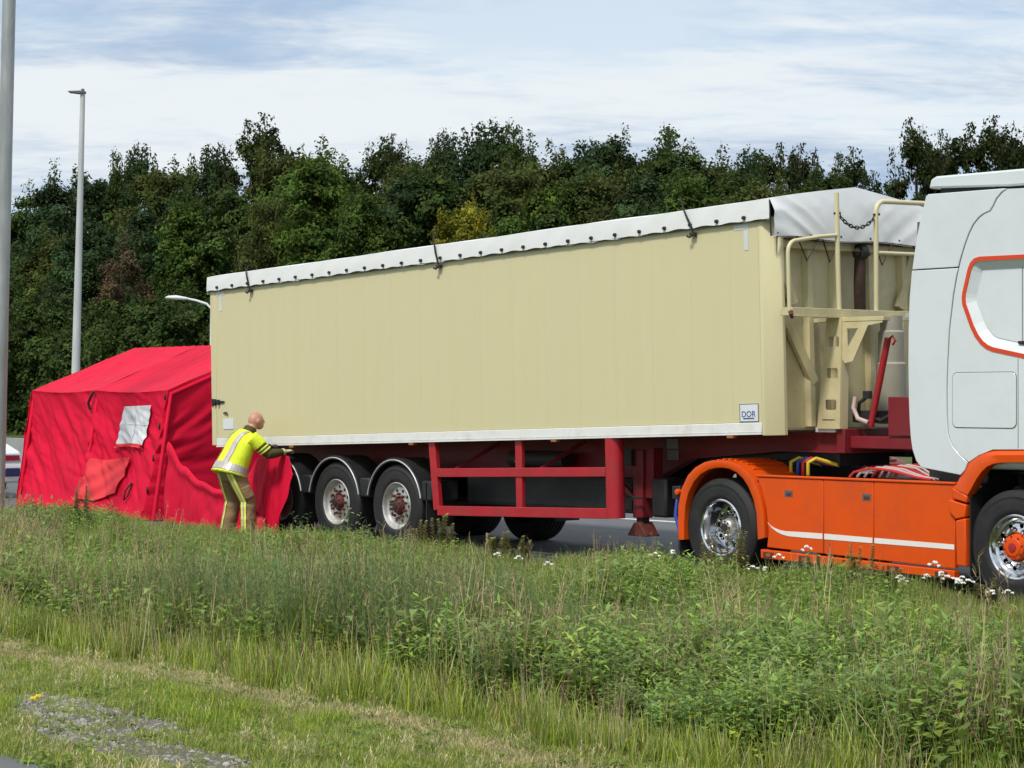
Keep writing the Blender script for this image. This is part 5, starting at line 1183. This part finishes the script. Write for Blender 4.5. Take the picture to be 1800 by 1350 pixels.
for i, t in enumerate(front):
    pos = ORD[i]+' from the left' if i < nf/2 else ORD[nf-1-i]+' from the right'
    plant_tree(t[3], t[0], t[1], t[2], t[4], '%s in front of the wood, %s' % (fl_[t[3]], pos), 'trees in the front row of the wood')
for i, (u, v, y) in enumerate(((-30,600,29),(30,560,30),(75,540,29),(120,560,30),(165,550,29),(212,530,30),(262,540,29),(312,520,30),(360,530,29),(415,540,29),(470,560,29))):
    plant_tree('bush', u, v, y, 1.0, 'dark leafy bush at the foot of the wood, %s from the left' % ORD[i], 'bushes at the foot of the wood', 'bush')

# ------------------------------------------------------------------ ground plants
class PB:
    """collects ribbon leaves as one mesh with a tint attribute"""
    def __init__(s): s.v = []; s.f = []; s.c = []
    def ribbon(s, pts, ws, side, cols):
        n0 = len(s.v)
        for p, w, c in zip(pts, ws, cols):
            s.v += [tuple(Vector(p)-side*w), tuple(Vector(p)+side*w)]; s.c += [c, c]
        for i in range(len(pts)-1):
            a = n0+2*i; s.f.append((a, a+1, a+3, a+2))
    def blade(s, base, az, h, w, lean, c0, c1, seg=3, curl=1.0):
        d = Vector((math.cos(az), math.sin(az), 0)); side = Vector((-d.y, d.x, 0)); pts = []; ws = []; cs = []
        for i in range(seg+1):
            t = i/seg; pts.append(Vector(base)+Vector((0, 0, h*t*(1-0.25*lean*t)))+d*(h*lean*t**(1.6*curl))); ws.append(w*(1-t)**0.7*0.5+0.0006)
            cs.append(tuple(c0[k]*(1-t)+c1[k]*t for k in range(3)))
        s.ribbon(pts, ws, side, cs)
    def leaf(s, base, d, L, w, c, droop=0.2):
        d = Vector(d).normalized(); side = d.cross(Vector((0, 0, 1)))
        if side.length < 0.05: side = Vector((1, 0, 0))
        side.normalize(); p1 = Vector(base)+d*L*0.45; p2 = Vector(base)+d*L-Vector((0, 0, droop*L))
        s.ribbon([base, p1, p2], [0.001, w*0.5, 0.001], side, [c, tuple(x*1.1 for x in c), tuple(x*1.15 for x in c)])
    def mesh(s, name):
        me = bpy.data.meshes.new(name); me.from_pydata(s.v, [], s.f)
        a = me.color_attributes.new('tint', 'FLOAT_COLOR', 'POINT'); a.data.foreach_set('color', np.array([tuple(c)+(1,) for c in s.c], dtype=np.float32).ravel())
        me.materials.append(MATS['grass_leaf']); return me
R_ = random.Random(5)
def jit(c, a=0.25): f = R_.uniform(1-a, 1+a); g = R_.uniform(0.9, 1.1); return (c[0]*f*g, c[1]*f, c[2]*f/g)
GREEN, LIME, OLIVE, STRAW, BLUEG, BROWN, DARK = (0.225,0.33,0.055), (0.35,0.43,0.055), (0.28,0.31,0.08), (0.54,0.47,0.25), (0.20,0.29,0.085), (0.27,0.19,0.10), (0.16,0.24,0.05)
def tuft(n, h0, h1, w, c0s, c1, rad, lean=0.45):
    p = PB()
    for i in range(n):
        a = R_.uniform(0, 6.28); r = rad*math.sqrt(R_.random()); c = jit(R_.choice(c0s))
        tip = jit(c1 if R_.random() < 0.22 else c)
        p.blade((r*math.cos(a), r*math.sin(a), -0.02), R_.uniform(0, 6.28), R_.uniform(h0, h1), w*R_.uniform(0.7, 1.3), R_.uniform(0.1, lean), c, tip)
    return p
def weed(stems, h0, h1, nl, L, w, cs, rad, opp=True):
    p = PB()
    for s_ in range(stems):
        a = R_.uniform(0, 6.28); r = rad*math.sqrt(R_.random()); b = Vector((r*math.cos(a), r*math.sin(a), -0.02)); h = R_.uniform(h0, h1); la = R_.uniform(0, 6.28); ln = R_.uniform(0.02, 0.25)
        c = jit(R_.choice(cs), 0.2); d = Vector((math.cos(la), math.sin(la), 0))
        p.blade(tuple(b), la, h, 0.007, ln, jit(OLIVE), c, 3)
        for k in range(nl):
            t = 0.15+0.85*(k+R_.random()*0.5)/nl; pos = b+Vector((0, 0, h*t*(1-0.25*ln*t)))+d*(h*ln*t**1.6); az = k*2.4+R_.uniform(-0.4, 0.4)
            p.leaf(pos, (math.cos(az), math.sin(az), R_.uniform(0.1, 0.9)), L*R_.uniform(0.6, 1.2)*(1.15-0.5*t), w*R_.uniform(0.7, 1.2), jit(c, 0.25), R_.uniform(0.0, 0.5))
    return p
def stalks(n, h0, h1, c, rad, head=True, hc=None, lean=0.3, w=0.006):
    p = PB()
    for i in range(n):
        a = R_.uniform(0, 6.28); r = rad*math.sqrt(R_.random()); b = (r*math.cos(a), r*math.sin(a), -0.02); h = R_.uniform(h0, h1); az = R_.uniform(0, 6.28); ln = R_.uniform(0.02, lean); cc = jit(c)
        p.blade(b, az, h, w, ln, cc, cc, 3)
        if head:
            d = Vector((math.cos(az), math.sin(az), 0)); tp = Vector(b)+Vector((0, 0, h*(1-0.25*ln)))+d*h*ln
            for k in range(9):
                aa = R_.uniform(0, 6.28); p.leaf(tp-Vector((0, 0, 0.012*k)), (0.6*math.cos(aa), 0.6*math.sin(aa), 0.8), 0.035*R_.uniform(0.6, 1.3), 0.006, jit(hc or c), 0.1)
    return p
def feather(n, h0, h1, c, rad):
    p = PB()
    for i in range(n):
        a = R_.uniform(0, 6.28); r = rad*math.sqrt(R_.random()); b = Vector((r*math.cos(a), r*math.sin(a), -0.02)); h = R_.uniform(h0, h1); az = R_.uniform(0, 6.28); ln = R_.uniform(0.05, 0.3); d = Vector((math.cos(az), math.sin(az), 0)); cc = jit(c)
        p.blade(tuple(b), az, h, 0.005, ln, cc, cc, 3)
        for k in range(26):
            t = 0.2+0.8*k/26; pos = b+Vector((0, 0, h*t*(1-0.25*ln*t)))+d*(h*ln*t**1.6); aa = k*2.4
            p.leaf(pos, (math.cos(aa), math.sin(aa), 0.7), 0.075*(1.2-0.8*t), 0.004, jit(cc, 0.15), 0.1)
    return p
def proto_collection(name, protos):
    c = bpy.data.collections.new(name)
    for i, p in enumerate(protos):
        me = p if isinstance(p, bpy.types.Mesh) else p.mesh('%s_%02d' % (name, i)); o = bpy.data.objects.new('%s_%02d' % (name, i), me); c.objects.link(o)
    return c
def scatter(name, P, RZ, S, I, coll, label=None, cat=None, tilt=0.12):
    me = bpy.data.meshes.new(name); me.from_pydata([tuple(p) for p in P], [], []); n = len(P)
    rot_ = np.stack([rng.normal(0, tilt, n), rng.normal(0, tilt, n), RZ], 1).astype(np.float32)
    a = me.attributes.new('rot', 'FLOAT_VECTOR', 'POINT'); a.data.foreach_set('vector', rot_.ravel())
    a = me.attributes.new('scl', 'FLOAT', 'POINT'); a.data.foreach_set('value', np.asarray(S, np.float32))
    a = me.attributes.new('idx', 'INT', 'POINT'); a.data.foreach_set('value', np.asarray(I, np.int32))
    o = bpy.data.objects.new(name, me); col.objects.link(o)
    ng = bpy.data.node_groups.new(name, 'GeometryNodeTree')
    ng.interface.new_socket('Geometry', in_out='INPUT', socket_type='NodeSocketGeometry'); ng.interface.new_socket('Geometry', in_out='OUTPUT', socket_type='NodeSocketGeometry')
    N = ng.nodes; L = ng.links; gi = N.new('NodeGroupInput'); go = N.new('NodeGroupOutput'); ip = N.new('GeometryNodeInstanceOnPoints')
    ci = N.new('GeometryNodeCollectionInfo'); ci.inputs['Collection'].default_value = coll; ci.inputs['Separate Children'].default_value = True; ci.inputs['Reset Children'].default_value = True
    def na(nm, ty): q = N.new('GeometryNodeInputNamedAttribute'); q.data_type = ty; q.inputs['Name'].default_value = nm; return q.outputs['Attribute']
    L.new(gi.outputs[0], ip.inputs['Points']); L.new(ci.outputs[0], ip.inputs['Instance']); ip.inputs['Pick Instance'].default_value = True
    L.new(na('idx', 'INT'), ip.inputs['Instance Index']); L.new(na('rot', 'FLOAT_VECTOR'), ip.inputs['Rotation']); L.new(na('scl', 'FLOAT'), ip.inputs['Scale'])
    L.new(ip.outputs[0], go.inputs[0])
    md = o.modifiers.new('scatter', 'NODES'); md.node_group = ng
    return tag(o, label, cat, kind='stuff')

meadow = []
for k in range(4): meadow.append(tuft(55, 0.20, 0.50, 0.009, [GREEN, GREEN, OLIVE], STRAW, 0.17))          # 0-3 grass
for k in range(2): meadow.append(tuft(45, 0.14, 0.34, 0.009, [LIME, LIME, GREEN], STRAW, 0.15, 0.4))       # 4-5 lime grass
for k in range(3): meadow.append(weed(9, 0.18, 0.46, 15, 0.095, 0.042, [GREEN, DARK, BLUEG], 0.17))        # 6-8 leafy weeds
for k in range(2): meadow.append(weed(7, 0.24, 0.55, 20, 0.10, 0.019, [BLUEG, GREEN], 0.16))              # 9-10 willowherb like
for k in range(2): meadow.append(stalks(14, 0.36, 0.72, STRAW, 0.16, True, (0.30, 0.24, 0.13)))            # 11-12 straw stalks
meadow.append(feather(12, 0.36, 0.75, (0.19, 0.25, 0.085), 0.18))                                       # 13 feathery
meadow.append(stalks(9, 0.22, 0.5, BROWN, 0.15, True, (0.15, 0.085, 0.055), 0.25))                         # 14 brown docks
meadow.append(weed(10, 0.08, 0.22, 9, 0.075, 0.042, [GREEN, LIME], 0.18))                                  # 15 broad low leaves
meadow.append(tuft(70, 0.10, 0.24, 0.007, [OLIVE, GREEN, STRAW], STRAW, 0.2, 0.6))                         # 16 short mixed
mc = proto_collection('meadow_plant', meadow)
NM = 30000
px_ = rng.uniform(-17, 21, NM); py_ = rng.uniform(-8.15, -0.55, NM)
keep = (px_ < 19+0*py_)
pn = vnoise(px_, py_, 0.8); pn2 = vnoise(px_+31, py_-17, 0.55); pn3 = vnoise(px_-9, py_+5, 1.6)
idx = rng.integers(0, 4, NM)
u_ = rng.random(NM)
road_near = py_ > -2.2
idx = np.where((pn > -0.15) & (u_ < 0.62), rng.integers(6, 9, NM), idx)
idx = np.where((pn2 > 0.2) & (u_ > 0.72), rng.integers(9, 11, NM), idx)
right = (px_-py_*0.9 > 17.0)
idx = np.where(right & (u_ < 0.75), np.where(rng.random(NM) < 0.6, rng.integers(6, 11, NM), 15), idx)
fe = (np.abs(px_-9.8) < 2.2) & (np.abs(py_+6.2) < 1.3)
idx = np.where(fe & (u_ < 0.35), 13, idx)
idx = np.where(((pn3 > 0.4) & (u_ > 0.90)) | ((py_ < -6.9) & (u_ > 0.93)), rng.integers(11, 13, NM), idx)
idx = np.where((pn3 < -0.3) & (u_ > 0.92), 14, idx)
idx = np.where((py_ > -5.0) & (u_ < 0.32) & (pn < 0.5), 16, idx)
edge_ = py_ < -7.75+0.2*pn
idx = np.where(edge_ & (u_ < 0.9), rng.integers(4, 6, NM), idx)
idx = np.where((~edge_) & (pn2 < -0.1) & (u_ > 0.55) & (u_ < 0.72), rng.integers(4, 6, NM), idx)
sc_ = rng.uniform(0.65, 1.2, NM)*(0.92+0.30*pn+0.12*pn3)*np.where((px_ > 5.2) & (py_ > -2.0), 1.25, 1.0)
sc_ *= np.interp(py_, [-8.2, -7.7, -7.0, -5, -3, -1.6, -0.9, -0.55], [0.75, 1.1, 1.25, 1.12, 0.85, 0.70, 0.62, 0.45])
sc_ = np.where(np.isin(idx, (11, 12, 14)) & (py_ > -3), sc_*0.85, sc_)
pz_ = np.array([verge_z(a, b) for a, b in zip(px_, py_)])
scatter('meadow', np.stack([px_, py_, pz_], 1), rng.uniform(0, 6.28, NM), sc_, idx, mc, 'tall rough meadow of grass and leafy weeds between path and lorry', 'meadow')

lawn = [tuft(90, 0.03, 0.085, 0.005, [GREEN, LIME, OLIVE], STRAW, 0.16, 0.8) for k in range(3)]+[tuft(80, 0.03, 0.07, 0.005, [STRAW, STRAW, OLIVE], STRAW, 0.16, 1.2) for k in range(2)]+[tuft(50, 0.06, 0.15, 0.006, [GREEN, LIME], LIME, 0.10, 0.6), weed(7, 0.02, 0.07, 6, 0.05, 0.028, [GREEN, DARK], 0.12), stalks(7, 0.08, 0.2, STRAW, 0.12, True, None, 0.6, 0.004)]
lc = proto_collection('lawn_plant', lawn)
GP = [((11.25, -9.68), 0.48), ((11.9, -9.88), 0.58), ((12.5, -10.05), 0.55), ((13.1, -9.85), 0.42), ((12.25, -9.55), 0.3), ((8.6, -8.85), 0.25), ((9.3, -9.25), 0.28), ((13.6, -10.1), 0.3)]
def gravel_d(x, y): return np.max(np.stack([1-np.hypot((x-c[0])*0.8, (y-c[1])*1.9)/r for c, r in GP]), axis=0)
NL = 17000
lx = rng.uniform(2, 21, NL); ly = rng.uniform(-10.62, -8.0, NL); gd = gravel_d(lx, ly)+0.35*vnoise(lx, ly, 3.0)
kp = (gd < 0.10) | (rng.random(NL) < 0.22); lx, ly, gd = lx[kp], ly[kp], gd[kp]; NL = len(lx)
ln = vnoise(lx+4, ly*1.5, 1.3); ul = rng.random(NL)
li = rng.integers(0, 3, NL)
strip = np.abs(ly+8.45+0.10*vnoise(lx, ly*0, 0.7)) < 0.20
li = np.where((strip & (ul < 0.9)) | ((ln < -0.35) & (ul < 0.3)), rng.integers(3, 5, NL), li)
li = np.where((ln > 0.3) & (ul > 0.6), 5, li); li = np.where((ul > 0.90), 6, li); li = np.where((ul < 0.025), 7, li)
ls = rng.uniform(0.6, 1.15, NL)*np.interp(ly, [-10.8, -10.4, -8.6, -8.0], [1.0, 0.9, 0.75, 0.75])
ls = np.where(gd > -0.1, ls*0.75, ls)
lz = np.array([verge_z(a, b) if b > -10.7 else 0 for a, b in zip(lx, ly)])
scatter('mown_grass', np.stack([lx, ly, lz], 1), rng.uniform(0, 6.28, NL), ls, li, lc, 'short mown grass strip with dry straw beside the path', 'grass')
# gravel
stones = []
for k in range(6):
    bm = bmesh.new(); bmesh.ops.create_icosphere(bm, subdivisions=1, radius=1.0)
    for v in bm.verts: v.co *= R_.uniform(0.7, 1.2); v.co.z *= 0.55; v.co.x *= 1.25
    me = bpy.data.meshes.new('pebble_%d' % k); bm.to_mesh(me); bm.free(); me.materials.append(MATS['stone']); stones.append(me)
gc = proto_collection('pebble', stones)
NG = 30000
gx = rng.uniform(8, 14.6, NG); gy = rng.uniform(-10.7, -8.6, NG); gk = gravel_d(gx, gy)+0.45*vnoise(gx, gy, 3.4)+0.25*rng.normal(size=NG) > 0.12
gx, gy = gx[gk], gy[gk]; NG = len(gx); gs = 0.005+0.020*rng.random(NG)**3.5
scatter('gravel', np.stack([gx, gy, [verge_z(a, b)+0.001 for a, b in zip(gx, gy)]], 1), rng.uniform(0, 6.28, NG), gs, rng.integers(0, 6, NG), gc, 'patch of loose grey gravel in the mown grass', 'gravel', tilt=0.5)
gb = MB()
for i, (c, r) in enumerate(GP):
    gb.add([(c[0]+r*(0.85+0.2*math.sin(a*3+i))*math.cos(a)/0.8, c[1]+r*(0.85+0.2*math.sin(a*3+i))*math.sin(a)/1.9, verge_z(c[0]+r*(0.85+0.2*math.sin(a*3+i))*math.cos(a)/0.8, c[1]+r*(0.85+0.2*math.sin(a*3+i))*math.sin(a)/1.9)+0.004+0.0008*i) for a in [2*math.pi*k/28 for k in range(28)]], [tuple(range(28))])
struct(gb.build('gravel_bed', 'gravel_bed'))

# ------------------------------------------------------------------ single plants that stand out
def plant_thing(name, pb, loc, label, cat, group=None, part='foliage', sc=1.0, rz=0.0):
    me = pb if isinstance(pb, bpy.types.Mesh) else pb.mesh(part)
    o = bpy.data.objects.new(name, me); col.objects.link(o); o.location = loc; o.scale = (sc, sc, sc); o.rotation_euler = (0, 0, rz)
    return tag(o, label, cat, group)
def gpt(u, v, y):
    p = on_row(u, v, y); return Vector((p.x, p.y, verge_z(p.x, p.y)))
def greyleaf(stems, h): return weed(stems, h*0.6, h, 14, 0.13, 0.035, [(0.24, 0.30, 0.19), (0.20, 0.28, 0.14)], 0.12)
for u, h, y, lab in ((535, 0.55, -1.0, 'grey-green leafy weed in front of the rearmost trailer wheels'), (612, 0.68, -1.1, 'tall leafy weed in front of the middle trailer wheel'), (640, 0.50, -1.0, 'pale leafy weed between two trailer wheels'), (708, 0.36, -1.1, 'low leafy weed before the foremost trailer wheel')):
    plant_thing('leafy_weed', greyleaf(4, h), gpt(u, 930, y), lab, 'weed', 'leafy weeds along the road edge')
def seedplant(h, c=(0.24, 0.19, 0.10)):
    p = PB()
    for s_ in range(8):
        az = R_.uniform(0, 6.28); b = Vector((R_.uniform(-0.11, 0.11), R_.uniform(-0.11, 0.11), -0.02)); hh_ = h*R_.uniform(0.55, 1.0); d = Vector((math.cos(az), math.sin(az), 0)); ln = R_.uniform(0.02, 0.16)
        p.blade(tuple(b), az, hh_, 0.010, ln, jit(c), jit(c), 3)
        for k in range(60):
            t = 0.35+0.65*k/60; pos = b+Vector((0, 0, hh_*t*(1-0.25*ln*t)))+d*(hh_*ln*t**1.6); aa = k*2.4
            p.leaf(pos, (math.cos(aa), math.sin(aa), 0.5), 0.12*(1.25-1.05*t), 0.036, jit((0.34, 0.35, 0.13) if R_.random() < 0.6 else c), 0.2)
    return p
for u, v, y, h, lab in ((745, 930, -1.1, 0.55, 'seedy stalk left of the red side guard'), (780, 930, -1.15, 0.62, 'brown seedy stalk under the red side guard'), (872, 930, -1.2, 0.45, 'short seedy stalk before the far wheels'), (905, 930, -1.2, 0.45, 'short bristly stalk under the middle guard post'),
                        (1150, 960, -1.1, 0.42, 'green seedhead before the landing leg'), (1245, 990, -1.3, 0.62, 'dense seedy weed left of the drive wheel rim'), (1295, 990, -1.35, 0.75, 'tall seedy weed before the drive wheel'),
                        (1448, 1000, -1.35, 0.55, 'seedy stalk before the orange skirt, left of three'), (1507, 1005, -1.4, 0.62, 'seedy stalk before the orange skirt, middle of three'), (1550, 1008, -1.4, 0.48, 'seedy stalk before the orange skirt, right of three'),
                        (140, 900, -2.2, 0.85, 'tall brown weed leaning before the red tent flap'), (60, 900, -2.0, 0.6, 'brown weed before the left tent corner'), (1740, 1020, -1.2, 0.40, 'brown round weed below the front wheel')):
    plant_thing('seedy_weed', seedplant(h), gpt(u, v, y), lab, 'weed', 'seedy weeds along the road edge', rz=R_.uniform(0, 6))
def dry(n, h): return stalks(n, h*0.7, h, STRAW, 0.16, True, (0.32, 0.25, 0.15), 0.35, 0.008)
for u, v, y, h, n, lab in ((1075, 1180, -5.1, 0.55, 34, 'dry straw-coloured tuft in the middle of the meadow'), (110, 1090, -7.6, 0.50, 22, 'dry tuft of pale grass at the left end of the meadow'), (180, 1090, -7.4, 0.48, 18, 'smaller dry grass tuft beside the left end tuft'), (720, 1200, -7.5, 0.62, 14, 'pale tall stalks at the mown edge left of centre'), (620, 1190, -7.6, 0.6, 10, 'thin tall stalks at the mown edge further left'), (870, 1230, -7.6, 0.62, 6, 'single pale stalks before the meadow centre')):
    plant_thing('dry_tuft', dry(n, h), gpt(u, v, y), lab, 'grass tuft', 'dry grass tufts')
# yarrow
yl = MB(); yst = PB(); yst.blade((0, 0, -0.02), 0.5, 0.36, 0.008, 0.06, GREEN, OLIVE, 3)
for k in range(10): yst.leaf((0, 0, 0.03*k), (math.cos(k*2.4), math.sin(k*2.4), 0.4), 0.07, 0.014, jit(GREEN), 0.2)
stem_me = yst.mesh('stem')
for (ox, oy, oz, rr_, nn2) in ((0.02, 0.01, 0.352, 0.024, 16), (-0.025, 0.03, 0.335, 0.018, 10), (0.05, -0.02, 0.328, 0.016, 8)):
  for k in range(nn2):
    a = k*2.4; r = rr_*math.sqrt(k/nn2); ball(yl, (ox+r*math.cos(a), oy+r*math.sin(a), oz-r*r*8+0.004*math.sin(k*1.7)), 0.007, 0.007, 0.0065, 5)
hm = bpy.data.meshes.new('flower_head'); hm.from_pydata(yl.v, [], yl.f); hm.materials.append(MATS['petal'])
spots = [(1478,1016,-1.5),(1590,1018,-1.5),(1583,1012,-1.35),(1627,1010,-1.4),(1657,1006,-1.4),(1668,1012,-1.35),(1680,1018,-1.5),(1692,1020,-1.5),(1703,1019,-1.45),(1690,1014,-1.3),(1740,1038,-1.6),(1772,1038,-1.6),(1640,988,-1.3),(1418,960,-1.0),(1368,975,-1.2),(1325,995,-1.5),(1342,997,-1.5),
         (872,972,-2.2),(912,978,-2.3),(966,988,-2.5),(864,1016,-3.4),(815,1004,-3.0),(1150,972,-1.6),(1185,968,-1.3),(465,1028,-4.6),(486,1042,-4.9),(1368,1156,-6.0),(1075,1018,-3.0)]
spots.sort()
for i, (u, v, y) in enumerate(spots):
    p = on_row(u, v, y); gz = verge_z(p.x, p.y); s = max(0.5, min(1.6, (p.z-gz)/0.352))
    root = thing('yarrow', 'white flat-topped yarrow flower in the meadow, %s from the left' % ORD[i], 'flower', (p.x, p.y, gz), 'white yarrow flowers')
    root.scale = (0.9, 0.9, s); root.rotation_euler = (0, 0, i*1.7)
    for nm, me in (('stem', stem_me), ('flower_head', hm)):
        o = bpy.data.objects.new(nm, me); col.objects.link(o); o.parent = root
dm = MB()
for k in range(40): ball(dm, (0.016*math.sqrt(k/40)*math.cos(k*2.4), 0.016*math.sqrt(k/40)*math.sin(k*2.4), 0.10+0.006*math.cos(k)), 0.005, 0.005, 0.006, 5)
mat('dandelion_yellow', (0.75, 0.55, 0.02), rough=0.6)
dh = bpy.data.meshes.new('flower_head'); dh.from_pydata(dm.v, [], dm.f); dh.materials.append(MATS['dandelion_yellow'])
ds = PB(); ds.blade((0, 0, -0.01), 0.3, 0.105, 0.005, 0.0, GREEN, GREEN, 2); dsm = ds.mesh('stem')
for (u, v), lab in (((58, 1228), 'left yellow dandelion in the mown grass'), ((67, 1224), 'right yellow dandelion in the mown grass')):
    d = sight(u, v); p = CAM+d*((0.10-CAM.z)/d.z); root = thing('dandelion', lab, 'flower', (p.x, p.y, 0), 'yellow dandelions')
    for nm, me in (('stem', dsm), ('flower_head', dh)):
        o = bpy.data.objects.new(nm, me); col.objects.link(o); o.parent = root
